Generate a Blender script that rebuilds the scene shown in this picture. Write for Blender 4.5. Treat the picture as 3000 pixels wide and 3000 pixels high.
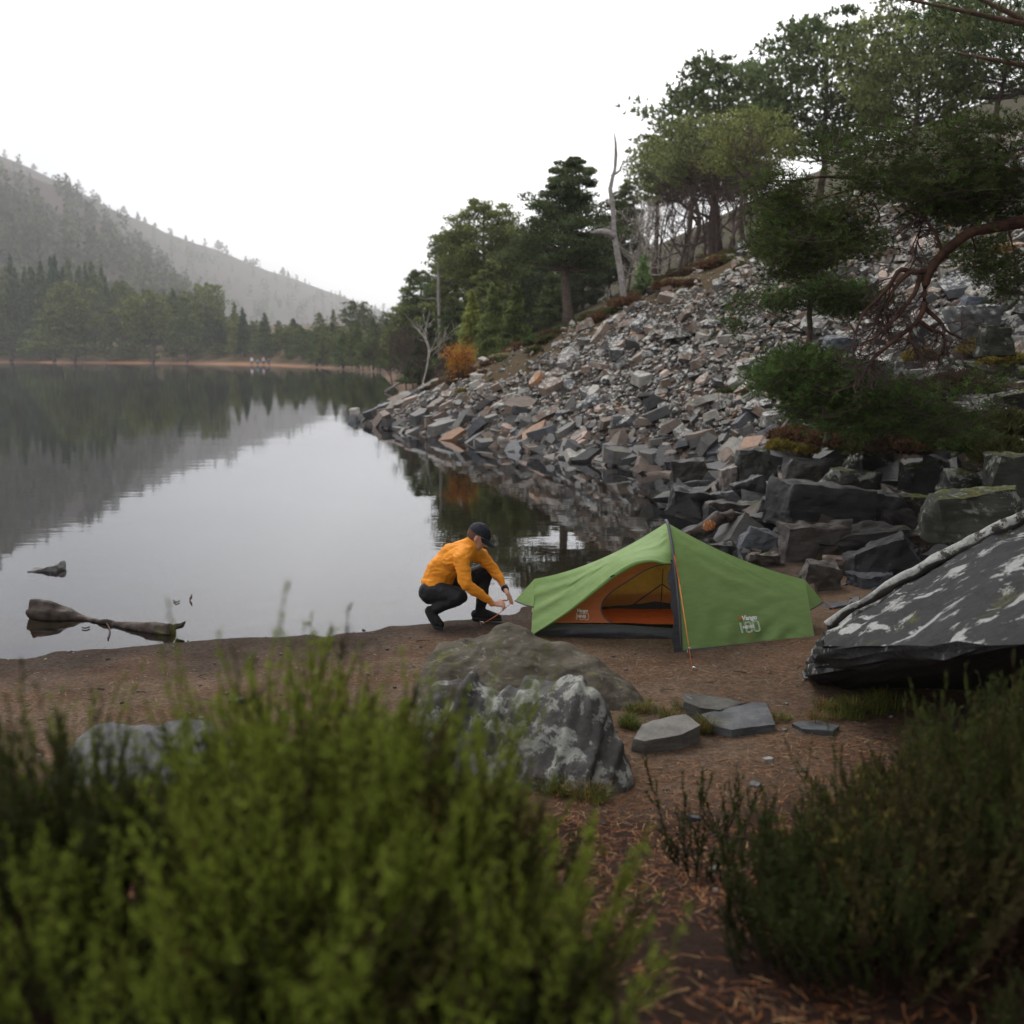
import bpy, bmesh, math, random, time
import numpy as np
from mathutils import Vector, Matrix, Euler
T0 = time.time()
for o in list(bpy.data.objects): bpy.data.objects.remove(o)
C = bpy.context.scene.collection
scene = bpy.context.scene
rng = np.random.default_rng(7)
random.seed(7)

# ------------------------------------------------------------------ camera, sky, sun, exposure
CAMZ = 2.5
FPX = 35.0/36.0*3000.0
VH = 1036.0
PITCH = math.atan((1500-VH)/FPX)
cam_d = bpy.data.cameras.new('camera'); cam = bpy.data.objects.new('camera', cam_d); C.objects.link(cam)
cam.location = (0, 0, CAMZ); cam.rotation_euler = (math.pi/2-PITCH, 0, 0)
cam_d.lens = 35; cam_d.sensor_width = 36; cam_d.clip_start = 0.05; cam_d.clip_end = 5000
cam_d.dof.use_dof = True; cam_d.dof.focus_distance = 8.8; cam_d.dof.aperture_fstop = 1.8
scene.camera = cam
scene.view_settings.view_transform = 'Standard'; scene.view_settings.look = 'None'
scene.view_settings.gamma = 1; scene.view_settings.exposure = 0.34
scene.view_settings.use_curve_mapping = False
scene.render.engine = 'CYCLES'
scene.cycles.max_bounces = 6; scene.cycles.diffuse_bounces = 3; scene.cycles.glossy_bounces = 3
scene.cycles.transparent_max_bounces = 8; scene.cycles.volume_bounces = 3; scene.cycles.transmission_bounces = 2
scene.cycles.sample_clamp_indirect = 4
SUN_EL = math.radians(48); SUN_AZ = math.radians(-25)      # soft light from over the lake
wd = bpy.data.worlds.new('World'); scene.world = wd; wd.use_nodes = True
nt = wd.node_tree; nt.nodes.clear()
wo = nt.nodes.new('ShaderNodeOutputWorld'); bg = nt.nodes.new('ShaderNodeBackground')
sky = nt.nodes.new('ShaderNodeTexSky'); sky.sky_type = 'NISHITA'; sky.sun_disc = False
sky.sun_elevation = SUN_EL; sky.sun_rotation = SUN_AZ
sky.air_density = 1.0; sky.dust_density = 4.0
hs = nt.nodes.new('ShaderNodeHueSaturation'); hs.inputs['Saturation'].default_value = 0.12
nt.links.new(sky.outputs[0], hs.inputs['Color'])
tc = nt.nodes.new('ShaderNodeTexCoord'); mp = nt.nodes.new('ShaderNodeMapping'); mp.inputs['Scale'].default_value = (1, 1, 3)
nz = nt.nodes.new('ShaderNodeTexNoise'); nz.inputs['Scale'].default_value = 1.3; nz.inputs['Detail'].default_value = 3
nt.links.new(tc.outputs['Generated'], mp.inputs[0]); nt.links.new(mp.outputs[0], nz.inputs['Vector'])
cr = nt.nodes.new('ShaderNodeValToRGB')                     # soft low cloud layer
cr.color_ramp.elements[0].position = 0.25; cr.color_ramp.elements[0].color = (0.58, 0.59, 0.615, 1)
cr.color_ramp.elements[1].position = 0.75; cr.color_ramp.elements[1].color = (1.0, 1.0, 1.0, 1)
# the cloud is thinnest, and brightest, down the glen
dt = nt.nodes.new('ShaderNodeVectorMath'); dt.operation = 'DOT_PRODUCT'; dt.inputs[1].default_value = (0.17, 0.90, 0.40); nt.links.new(tc.outputs['Generated'], dt.inputs[0])
m1 = nt.nodes.new('ShaderNodeMapRange'); m1.inputs[1].default_value = 0.78; m1.inputs[2].default_value = 1.0; m1.inputs[3].default_value = 0.0; m1.inputs[4].default_value = 0.75; m1.interpolation_type = 'SMOOTHSTEP'; nt.links.new(dt.outputs['Value'], m1.inputs[0])
m2 = nt.nodes.new('ShaderNodeMath'); m2.operation = 'MULTIPLY_ADD'; m2.inputs[1].default_value = 0.45; nt.links.new(nz.outputs[0], m2.inputs[0]); nt.links.new(m1.outputs[0], m2.inputs[2])
nt.links.new(m2.outputs[0], cr.inputs[0])
sc_ = nt.nodes.new('ShaderNodeVectorMath'); sc_.operation = 'SCALE'; sc_.inputs['Scale'].default_value = 16.5
nt.links.new(cr.outputs[0], sc_.inputs[0])
mx = nt.nodes.new('ShaderNodeMixRGB'); mx.inputs[0].default_value = 0.92
nt.links.new(hs.outputs[0], mx.inputs[1]); nt.links.new(sc_.outputs[0], mx.inputs[2])
nt.links.new(mx.outputs[0], bg.inputs[0]); bg.inputs[1].default_value = 0.10
nt.links.new(bg.outputs[0], wo.inputs[0])
sl = bpy.data.lights.new('sun', 'SUN'); sl.energy = 1.4; sl.angle = math.radians(22); sl.color = (1, 0.97, 0.93)
sun = bpy.data.objects.new('sun', sl); C.objects.link(sun)
sd = Vector((math.sin(SUN_AZ)*math.cos(SUN_EL), math.cos(SUN_AZ)*math.cos(SUN_EL), math.sin(SUN_EL)))
sun.rotation_euler = (-sd).to_track_quat('-Z', 'Y').to_euler()

# ------------------------------------------------------------------ view helpers (turn a picked pixel of the 3000 px photo into a point of the place)
sp_, cp_ = math.sin(PITCH), math.cos(PITCH)
def raydir(U, V):
    u = (np.asarray(U, float)-1500)/FPX; v = (np.asarray(V, float)-1500)/FPX
    return np.stack([u+0*v, cp_-v*sp_+0*u, -sp_-v*cp_+0*u], -1)
def P(U, V, Y):                       # point on the ray at world distance Y
    d = raydir(U, V); return np.array([0, 0, CAMZ])+d*(np.asarray(Y)/d[..., 1])[..., None] if np.ndim(U) else np.array([0, 0, CAMZ])+d*(Y/d[1])
def G(U, V, z=0.0):                   # point on the level z
    d = raydir(U, V); return np.array([0, 0, CAMZ])+d*((z-CAMZ)/d[..., 2])[..., None] if np.ndim(U) else np.array([0, 0, CAMZ])+d*((z-CAMZ)/d[2])
def sstep(a, b, x):
    t = np.clip((x-a)/(b-a), 0, 1); return t*t*(3-2*t)
# ------------------------------------------------------------------ value noise
def _h(ix, iy, iz, s):
    n = (ix*374761393+iy*668265263+iz*2147483647+s*974634777) & 0xffffffff
    n = ((n ^ (n >> 13))*1274126177) & 0xffffffff
    return ((n ^ (n >> 16)) & 0xffff)/65535.0
def vnoise(p, s=0):
    p = np.asarray(p, float); i = np.floor(p).astype(np.int64); f = p-i; f = f*f*(3-2*f); r = 0
    for dx in (0, 1):
        for dy in (0, 1):
            for dz in (0, 1):
                w = (f[..., 0] if dx else 1-f[..., 0])*(f[..., 1] if dy else 1-f[..., 1])*(f[..., 2] if dz else 1-f[..., 2])
                r = r+w*_h(i[..., 0]+dx, i[..., 1]+dy, i[..., 2]+dz, s)
    return r*2-1
def fbm(p, o=4, s=0, g=0.5):
    p = np.asarray(p, float); a = 1; r = 0; t = 0
    for k in range(o):
        r = r+a*vnoise(p*(2.03**k)+k*17.3, s+k); t += a; a *= g
    return r/t

# ------------------------------------------------------------------ terrain
bl = G(np.array([-600, 0, 233, 512, 745, 1009, 1242, 1382, 1514, 1700, 1950, 2150, 2290, 2380]),
       np.array([1945, 1925, 1913, 1887, 1876, 1848, 1820, 1803, 1782, 1752, 1706, 1672, 1648, 1625]), 0.0)
bx = np.concatenate([[-60, -20], bl[:, 0], [5.2, 6.2, 7.5, 9, 60]]); by = np.concatenate([[9, 8.3], bl[:, 1], [13.0, 15.5, 21, 40, 60]])
x0y = np.array([-50, 46, 69, 88, 143, 190, 260, 900]); x0x = np.array([-5.2, -5.4, -7.8, -10.8, -18.7, -19, -19, -19])
fsx = np.array([-900, -400, -150, -90, -58, -40, -18.7, 0, 900]); fsy = np.array([420, 380, 288, 258, 226, 190, 140, 150, 150])
SL1 = math.tan(math.radians(36))
def smax(a, b, k):
    h = np.clip(0.5+0.5*(a-b)/k, 0, 1); return b*(1-h)+a*h+k*h*(1-h)
def smin(a, b, k): return -smax(-a, -b, k)
def Hraw(x, y):
    x = np.asarray(x, float); y = np.asarray(y, float)
    d = np.interp(x, bx, by)-y
    bn = np.where(d > 0, np.minimum(0.035*d, 0.12), np.maximum(0.09*d, -2.5))
    bank = 0.78*sstep(5.7, 1.2, y)+0.55*np.exp(-((x+1.2)**2/1.5+(y-1.7)**2/1.1))+0.32*np.exp(-((x-2.3)**2/0.9+(y-3.3)**2/1.5))
    bn = bn+bank
    h1 = SL1*(0.87*(x-3.3)+0.5*(y-20.8))
    h2 = 0.45*(x-np.interp(y, x0y, x0x))
    h2 = np.where(h2 > 30, 30+0.3*(h2-30), h2)
    hill = smin(h1, h2, 0.9)
    f = y-np.interp(x, fsx, fsy)
    far = np.where(f < 0, 0.1*f, np.minimum(0.04*f, 0.35)+np.clip(f-8, 0, 12)*0.22+np.clip(f-20, 0, 400)*0.05)
    z = smax(smax(bn, hill, 0.25), np.maximum(far, -2.6), 0.1)
    return np.maximum(z, -2.5)
def H(x, y):
    x = np.asarray(x, float); y = np.asarray(y, float)
    z = Hraw(x, y); q = np.stack([x, y, 0*x], -1)
    r = np.hypot(x, y)
    n = 0.018*fbm(q*1.3, 3, 3)+0.006*fbm(q*6, 2, 9)
    hillm = sstep(0.3, 1.2, z)*sstep(9, 14, y)
    n = n*(1-hillm)+hillm*(0.16*fbm(q*0.55, 3, 5)+0.06*fbm(q*2.1, 2, 8))
    n = n+sstep(110, 200, r)*0.5*fbm(q*0.06, 3, 11)*sstep(0.4, 1.5, z)
    return z+n
def ghit(U, V, ymax=400):
    d = raydir(U, V); ys = np.geomspace(0.8, ymax, 4000)
    pts = np.array([0, 0, CAMZ])[None]+d[None]*(ys/d[1])[:, None]
    hh = np.maximum(H(pts[:, 0], pts[:, 1]), 0.0)
    k = np.argmax(pts[:, 2] < hh)
    if pts[k, 2] >= hh[k]: k = len(ys)-1
    p = pts[k].copy(); return p

# ------------------------------------------------------------------ mesh helpers
def mk(name, verts, faces, mat, parent=None, smooth=False, attrs=None, link=True, loc=None):
    verts = np.asarray(verts, dtype=np.float32)
    me = bpy.data.meshes.new(name)
    if isinstance(faces, np.ndarray):
        n = faces.shape[1]; me.vertices.add(len(verts)); me.vertices.foreach_set('co', verts.ravel())
        me.loops.add(faces.size); me.loops.foreach_set('vertex_index', faces.astype(np.int32).ravel())
        me.polygons.add(len(faces)); me.polygons.foreach_set('loop_start', np.arange(0, faces.size, n, dtype=np.int32))
        me.update(calc_edges=True)
    else:
        me.from_pydata([tuple(v) for v in verts.tolist()], [], faces); me.update()
    me.polygons.foreach_set('use_smooth', np.full(len(me.polygons), bool(smooth), dtype=bool))
    if attrs:
        for k, a in attrs.items():
            a = np.asarray(a, dtype=np.float32)
            if a.ndim == 1:
                at = me.attributes.new(k, 'FLOAT', 'POINT'); at.data.foreach_set('value', a)
            else:
                at = me.attributes.new(k, 'FLOAT_COLOR', 'POINT')
                if a.shape[1] == 3: a = np.concatenate([a, np.ones((len(a), 1), np.float32)], 1)
                at.data.foreach_set('color', a.ravel())
    if mat:
        for m in (mat if isinstance(mat, (list, tuple)) else [mat]): me.materials.append(m)
    o = bpy.data.objects.new(name, me)
    if link: C.objects.link(o)
    if parent: o.parent = parent
    if loc is not None: o.location = loc
    return o
def tag(o, label=None, cat=None, group=None, kind=None):
    if label: o['label'] = label
    if cat: o['category'] = cat
    if group: o['group'] = group
    if kind: o['kind'] = kind
    return o
def thing(name, label, cat, loc=(0, 0, 0), group=None, rz=0):
    o = bpy.data.objects.new(name, None); C.objects.link(o); o.location = tuple(loc); o.rotation_euler = (0, 0, rz)
    o.empty_display_size = 0.1
    return tag(o, label, cat, group)
def copy_tree(o, loc, rz=0, s=(1, 1, 1), label=None, group=None, tilt=(0, 0)):
    r = o.copy(); C.objects.link(r); r.location = tuple(loc); r.rotation_euler = (tilt[0], tilt[1], rz); r.scale = s
    if label: r['label'] = label
    if group: r['group'] = group
    for ch in o.children:
        c = ch.copy(); C.objects.link(c); c.parent = r
    return r
class MB:
    """collects triangles/quads as triangles"""
    def __init__(s): s.v = []; s.f = []; s.n = 0; s.c = []
    def add(s, v, f, c=None):
        v = np.asarray(v, float); f = np.asarray(f, int)
        if f.shape[1] == 4: f = np.concatenate([f[:, [0, 1, 2]], f[:, [0, 2, 3]]])
        s.v.append(v); s.f.append(f+s.n); s.n += len(v)
        if c is not None: s.c.append(np.broadcast_to(np.asarray(c, float), (len(v), 3)))
    def arr(s): return np.concatenate(s.v), np.concatenate(s.f)
    def build(s, name, mat, parent=None, smooth=False, link=True, attr='tint', origin=None):
        v, f = s.arr()
        if origin is not None: v = v-np.asarray(origin)
        a = {attr: np.concatenate(s.c)} if s.c else None
        return mk(name, v, f, mat, parent, smooth, a, link, loc=origin)
def tube(path, rad, k=7, cap=True):
    path = np.asarray(path, float); n = len(path); rad = np.broadcast_to(np.asarray(rad, float), (n,))
    t = np.gradient(path, axis=0); t /= np.linalg.norm(t, axis=1)[:, None]+1e-9
    ref = np.array([0, 0, 1.]) if abs(t[:, 2]).mean() < 0.8 else np.array([1., 0, 0])
    a = np.cross(t, ref); a /= np.linalg.norm(a, axis=1)[:, None]+1e-9; b = np.cross(t, a)
    th = np.arange(k)*2*math.pi/k
    v = path[:, None]+rad[:, None, None]*(a[:, None]*np.cos(th)[None, :, None]+b[:, None]*np.sin(th)[None, :, None])
    v = v.reshape(-1, 3); f = []
    i = np.arange(n-1)[:, None]*k; j = np.arange(k)[None]; j2 = (j+1) % k
    f = np.stack([i+j, i+j2, i+k+j2, i+k+j], -1).reshape(-1, 4)
    f = np.concatenate([f[:, [0, 1, 2]], f[:, [0, 2, 3]]])
    if cap:
        v = np.concatenate([v, path[:1], path[-1:]]); c0, c1 = n*k, n*k+1; jj = np.arange(k); jn = (jj+1) % k
        f = np.concatenate([f, np.stack([0*jj+c0, jn, jj], -1), np.stack([0*jj+c1, (n-1)*k+jj, (n-1)*k+jn], -1)])
    return v, f
def spline(pts, n):
    pts = np.asarray(pts, float); m = len(pts)
    if m == 2: t = np.linspace(0, 1, n)[:, None]; return pts[0]*(1-t)+pts[1]*t
    p = np.concatenate([[2*pts[0]-pts[1]], pts, [2*pts[-1]-pts[-2]]]); u = np.linspace(0, m-1-1e-6, n); i = u.astype(int); t = (u-i)[:, None]
    a, b, c, d = p[i], p[i+1], p[i+2], p[i+3]
    return 0.5*(2*b+(c-a)*t+(2*a-5*b+4*c-d)*t*t+(3*b-a-3*c+d)*t**3)
def remesh(v, f, vox, sm=0):
    """one continuous surface from overlapping closed pieces"""
    me = bpy.data.meshes.new('tmp'); me.from_pydata(np.asarray(v).tolist(), [], np.asarray(f).tolist()); me.update()
    o = bpy.data.objects.new('tmp', me); C.objects.link(o)
    m = o.modifiers.new('r', 'REMESH'); m.mode = 'VOXEL'; m.voxel_size = vox
    if sm: q = o.modifiers.new('s', 'SMOOTH'); q.iterations = sm; q.factor = 0.5
    ev = o.evaluated_get(bpy.context.evaluated_depsgraph_get()); m2 = ev.to_mesh()
    co = np.empty(len(m2.vertices)*3, np.float32); m2.vertices.foreach_get('co', co); co = co.reshape(-1, 3).astype(float)
    m2.calc_loop_triangles(); tf = np.empty(len(m2.loop_triangles)*3, np.int32); m2.loop_triangles.foreach_get('vertices', tf)
    nm = np.empty(len(m2.vertices)*3, np.float32); m2.vertex_normals.foreach_get('vector', nm)
    ev.to_mesh_clear(); bpy.data.objects.remove(o); bpy.data.meshes.remove(me)
    return co, tf.reshape(-1, 3), nm.reshape(-1, 3).astype(float)

def subdiv(v, f, maxlen):
    for _ in range(5):
        e = np.linalg.norm(v[f]-v[np.roll(f, -1, 1)], axis=2).max()
        if e < maxlen or len(f) > 1300: break
        E = np.sort(np.concatenate([f[:, [0, 1]], f[:, [1, 2]], f[:, [2, 0]]]), 1); u, inv = np.unique(E, axis=0, return_inverse=True); inv = inv.reshape(3, -1)
        m_ = len(v)+inv; v = np.concatenate([v, (v[u[:, 0]]+v[u[:, 1]])/2]); a, b, c = m_
        f = np.concatenate([np.stack([f[:, 0], a, c], 1), np.stack([a, f[:, 1], b], 1), np.stack([c, b, f[:, 2]], 1), np.stack([a, b, c], 1)])
    n = np.zeros_like(v); fn = np.cross(v[f[:, 1]]-v[f[:, 0]], v[f[:, 2]]-v[f[:, 0]]); [np.add.at(n, f[:, k], fn) for k in range(3)]; return v, f, unit(n)
def unit(a): return a/(np.linalg.norm(a, axis=-1, keepdims=True)+1e-9)
def sharp(o, deg): o.data.set_sharp_from_angle(angle=math.radians(deg))
# ------------------------------------------------------------------ materials
def nodes(name):
    m = bpy.data.materials.new(name); m.use_nodes = True; t = m.node_tree; t.nodes.clear()
    out = t.nodes.new('ShaderNodeOutputMaterial'); b = t.nodes.new('ShaderNodeBsdfPrincipled'); t.links.new(b.outputs[0], out.inputs[0])
    return m, t, b, out
def N(t, kind, **kw):
    n = t.nodes.new(kind)
    for k, v in kw.items():
        if k.startswith('i_'): n.inputs[k[2:].replace('_', ' ')].default_value = v
        else: setattr(n, k, v)
    return n
def ramp(t, src, stops):
    r = t.nodes.new('ShaderNodeValToRGB'); e = r.color_ramp.elements
    while len(e) < len(stops): e.new(0.5)
    for q, (p, c) in zip(e, stops): q.position = p; q.color = (c[0], c[1], c[2], 1) if len(c) >= 3 else (c[0],)*3+(1,)
    t.links.new(src, r.inputs[0]); return r.outputs[0]
def mixc(t, fac, a, b, mode='MIX'):
    m = t.nodes.new('ShaderNodeMixRGB'); m.blend_type = mode
    for s, v in ((0, fac), (1, a), (2, b)):
        if isinstance(v, (int, float)): m.inputs[s].default_value = v
        elif isinstance(v, tuple): m.inputs[s].default_value = (*v[:3], 1)
        else: t.links.new(v, m.inputs[s])
    return m.outputs[0]
def objco(t, scale=(1, 1, 1), kind='Object'):
    c = t.nodes.new('ShaderNodeTexCoord'); m = t.nodes.new('ShaderNodeMapping'); m.inputs['Scale'].default_value = scale
    t.links.new(c.outputs[kind], m.inputs[0]); return m.outputs[0]
def posco(t, scale=(1, 1, 1)):
    c = t.nodes.new('ShaderNodeNewGeometry'); m = t.nodes.new('ShaderNodeMapping'); m.inputs['Scale'].default_value = scale
    t.links.new(c.outputs['Position'], m.inputs[0]); return m.outputs[0]
def noise(t, vec, scale, detail=4, rough=0.55, dist=0.0):
    n = N(t, 'ShaderNodeTexNoise', i_Scale=scale, i_Detail=detail, i_Roughness=rough, i_Distortion=dist); t.links.new(vec, n.inputs['Vector']); return n.outputs[0]
def bump(t, b, h, strength=0.5, dist=0.02):
    n = N(t, 'ShaderNodeBump', i_Strength=strength, i_Distance=dist); t.links.new(h, n.inputs['Height']); t.links.new(n.outputs[0], b.inputs['Normal'])
def attr(t, name): n = N(t, 'ShaderNodeAttribute', attribute_name=name); return n
M = {}
def simple(key, col, rough=0.8, var=0.25, sc=8, bmp=0.0, bsc=30, spec=0.3, metal=0, tint=False, trans=0):
    m, t, b, out = nodes(key); co = posco(t)
    c0 = tuple(c*(1-var) for c in col); c1 = tuple(min(1, c*(1+var)) for c in col)
    c = ramp(t, noise(t, co, sc, 4), [(0.3, c0), (0.7, c1)])
    if tint: c = mixc(t, 1.0, c, attr(t, 'tint').outputs['Color'], 'MULTIPLY')
    if key == 'needles':
        oi = t.nodes.new('ShaderNodeObjectInfo'); c = mixc(t, 1.0, c, ramp(t, oi.outputs['Random'], [(0.0, (0.65, 0.75, 0.75)), (0.5, (1.0, 1.0, 0.9)), (1.0, (1.25, 1.22, 0.98))]), 'MULTIPLY')
    t.links.new(c, b.inputs['Base Color']); b.inputs['Roughness'].default_value = rough; b.inputs['Specular IOR Level'].default_value = spec*0.4
    b.inputs['Metallic'].default_value = metal
    if bmp: bump(t, b, noise(t, co, bsc, 5), bmp, 0.01)
    if trans:
        tr = N(t, 'ShaderNodeBsdfTranslucent'); t.links.new(c, tr.inputs[0]); ms = N(t, 'ShaderNodeMixShader'); ms.inputs[0].default_value = trans
        t.links.new(b.outputs[0], ms.inputs[1]); t.links.new(tr.outputs[0], ms.inputs[2]); t.links.new(ms.outputs[0], out.inputs[0])
    M[key] = m; return m
def rockmat(key, bst=0.55, lich=0.35, lc=(0.50, 0.50, 0.46), moss=0.0, lsc=7.0, strat=6.0, rough=0.55, wet=False, gain=1.0):
    """stone: per-rock tint, layered grain, pale lichen blotches, moss on upward faces"""
    m, t, b, out = nodes(key); co = posco(t)
    base = attr(t, 'tint').outputs['Color']
    n1 = noise(t, co, 5.0, 6, 0.65)
    sv = objco(t, (1.0, 1.0, strat)); n2 = noise(t, sv, 6.0, 5, 0.6, 0.6)
    c = mixc(t, 1.0, base, ramp(t, n1, [(0.25, (0.55,)*3), (0.75, (1.35*gain,)*3)]), 'MULTIPLY')
    c = mixc(t, 0.6, c, ramp(t, n2, [(0.3, (0.6,)*3), (0.7, (1.3,)*3)]), 'MULTIPLY')
    nl = noise(t, co, lsc, 7, 0.7, 0.3); lf = ramp(t, nl, [(0.66-lich*0.42, (0,)*3), (0.70-lich*0.42, (1,)*3)])
    nl2 = noise(t, co, 40, 3); lcol = ramp(t, nl2, [(0.3, tuple(x*0.7 for x in lc)), (0.7, lc)])
    g0 = t.nodes.new('ShaderNodeNewGeometry'); s0 = t.nodes.new('ShaderNodeSeparateXYZ'); t.links.new(g0.outputs['Normal'], s0.inputs[0])
    upf = ramp(t, s0.outputs[2], [(0.0, (0,)*3), (0.25, (1,)*3)])      # lichen keeps to faces that see the sky
    lfm = mixc(t, 1.0, lf, upf, 'MULTIPLY'); c = mixc(t, lfm, c, lcol)
    if moss:
        g = t.nodes.new('ShaderNodeNewGeometry'); s = t.nodes.new('ShaderNodeSeparateXYZ'); t.links.new(g.outputs['Normal'], s.inputs[0])
        mm = N(t, 'ShaderNodeMath', operation='MULTIPLY'); nm = noise(t, co, 3.1, 6, 0.7); t.links.new(s.outputs[2], mm.inputs[0]); t.links.new(nm, mm.inputs[1])
        mf = ramp(t, mm.outputs[0], [(0.60-moss*0.35, (0,)*3), (0.68-moss*0.35, (1,)*3)])
        c = mixc(t, mf, c, ramp(t, noise(t, co, 30, 3), [(0.3, (0.04, 0.05, 0.012)), (0.7, (0.12, 0.115, 0.02))]))
    t.links.new(c, b.inputs['Base Color'])
    b.inputs['Roughness'].default_value = rough; b.inputs['Specular IOR Level'].default_value = 0.28 if wet else 0.12
    hh = N(t, 'ShaderNodeMath', operation='ADD'); t.links.new(n2, hh.inputs[0]); t.links.new(noise(t, co, 22, 5, 0.7), hh.inputs[1])
    bump(t, b, hh.outputs[0], bst, 0.02)
    M[key] = m; return m
rockmat('scree', bst=0.3, lich=0.36, lc=(0.44, 0.43, 0.39), lsc=9, rough=0.65)
rockmat('wetrock', bst=0.45, lich=0.06, lc=(0.22, 0.22, 0.20), moss=0.15, rough=0.55, wet=True)
rockmat('mossrock', lich=0.35, lc=(0.23, 0.235, 0.20), moss=0.45, rough=0.75, lsc=4)
rockmat('lichenlog', bst=0.8, lich=0.52, lc=(0.40, 0.40, 0.37), moss=0.05, rough=0.8, lsc=5, strat=1)
rockmat('slabrock', lich=0.29, lc=(0.36, 0.36, 0.345), moss=0.16, rough=0.62, lsc=3.6, strat=5, bst=0.8)
rockmat('paleboulder', bst=0.8, lich=0.37, lc=(0.33, 0.33, 0.295), moss=0.24, rough=0.7, lsc=6.5, strat=1.0)
rockmat('brownboulder', lich=0.22, lc=(0.165, 0.155, 0.12), moss=0.10, rough=0.75, lsc=9, strat=4)
rockmat('slate', lich=0.03, lc=(0.3, 0.3, 0.3), rough=0.45, strat=10)
simple('bark', (0.10, 0.075, 0.06), 0.9, 0.5, 12, 0.6, 25)
simple('farbark', (0.10, 0.082, 0.072), 0.9, 0.3, 1.5)
simple('redbark', (0.095, 0.050, 0.035), 0.8, 0.5, 9, 0.7, 30)
simple('deadwood', (0.27, 0.245, 0.225), 0.85, 0.35, 9, 0.6, 25)
simple('birchbark', (0.42, 0.38, 0.33), 0.8, 0.35, 6, 0.3, 25)
simple('twig', (0.085, 0.058, 0.052), 0.9, 0.3, 4)
simple('needles', (0.135, 0.158, 0.080), 0.7, 0.3, 0.9, tint=True, trans=0.40)
simple('nearneedles', (0.070, 0.094, 0.032), 0.6, 0.4, 3, tint=True, trans=0.3)
simple('orangeleaf', (0.48, 0.20, 0.035), 0.7, 0.3, 3, trans=0.3)
simple('heather', (1, 1, 1), 0.8, 0.3, 4, tint=True, trans=0.2)
simple('grass', (1, 1, 1), 0.7, 0.3, 5, tint=True, trans=0.25)
simple('litter', (1, 1, 1), 0.8, 0.3, 20, tint=True)
# ground: colour zones as an attribute, grain from noise
m, t, b, out = nodes('ground'); co = posco(t)
zc = attr(t, 'tint').outputs['Color']
c = mixc(t, 1.0, zc, ramp(t, noise(t, co, 2.2, 7, 0.7), [(0.25, (0.62,)*3), (0.75, (1.35,)*3)]), 'MULTIPLY')
c = mixc(t, 1.0, c, ramp(t, noise(t, co, 30, 6, 0.85), [(0.35, (0.42,)*3), (0.65, (1.6,)*3)]), 'MULTIPLY')
c = mixc(t, ramp(t, noise(t, posco(t, (0.7, 1.5, 1)), 1.7, 5, 0.7), [(0.45, (0,)*3), (0.62, (0.6,)*3)]), c, mixc(t, 1.0, c, (0.85, 0.64, 0.52), 'MULTIPLY'))
st = noise(t, posco(t, (9, 30, 9)), 2.0, 6, 0.75, 0.4)
lf = ramp(t, st, [(0.55, (0,)*3), (0.66, (0.75,)*3)])
c = mixc(t, lf, c, mixc(t, 1.0, zc, (1.9, 1.2, 0.75), 'MULTIPLY'))
t.links.new(c, b.inputs['Base Color']); b.inputs['Roughness'].default_value = 0.9; b.inputs['Specular IOR Level'].default_value = 0.08
bump(t, b, noise(t, co, 45, 6, 0.85), 1.0, 0.02); M['ground'] = m
# water
m, t, b, out = nodes('water'); t.nodes.remove(b)
co = posco(t, (0.5, 1.5, 1)); wn = noise(t, co, 2.2, 3, 0.5); wn2 = noise(t, posco(t, (0.15, 0.5, 1)), 0.9, 2)
ad = N(t, 'ShaderNodeMath', operation='MULTIPLY_ADD'); ad.inputs[1].default_value = 3.0; t.links.new(wn2, ad.inputs[0]); t.links.new(wn, ad.inputs[2])
bp = N(t, 'ShaderNodeBump', i_Strength=0.06, i_Distance=0.02); t.links.new(ad.outputs[0], bp.inputs['Height'])
fr = N(t, 'ShaderNodeFresnel', i_IOR=1.5); t.links.new(bp.outputs[0], fr.inputs['Normal'])
gl = N(t, 'ShaderNodeBsdfGlossy', i_Roughness=0.015); t.links.new(bp.outputs[0], gl.inputs['Normal']); gl.inputs[0].default_value = (0.93, 0.94, 0.97, 1)
tr = N(t, 'ShaderNodeBsdfTransparent'); tr.inputs[0].default_value = (0.62, 0.60, 0.52, 1)
ms = N(t, 'ShaderNodeMixShader'); t.links.new(fr.outputs[0], ms.inputs[0]); t.links.new(tr.outputs[0], ms.inputs[1]); t.links.new(gl.outputs[0], ms.inputs[2])
t.links.new(ms.outputs[0], out.inputs[0]); M['water'] = m

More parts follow.
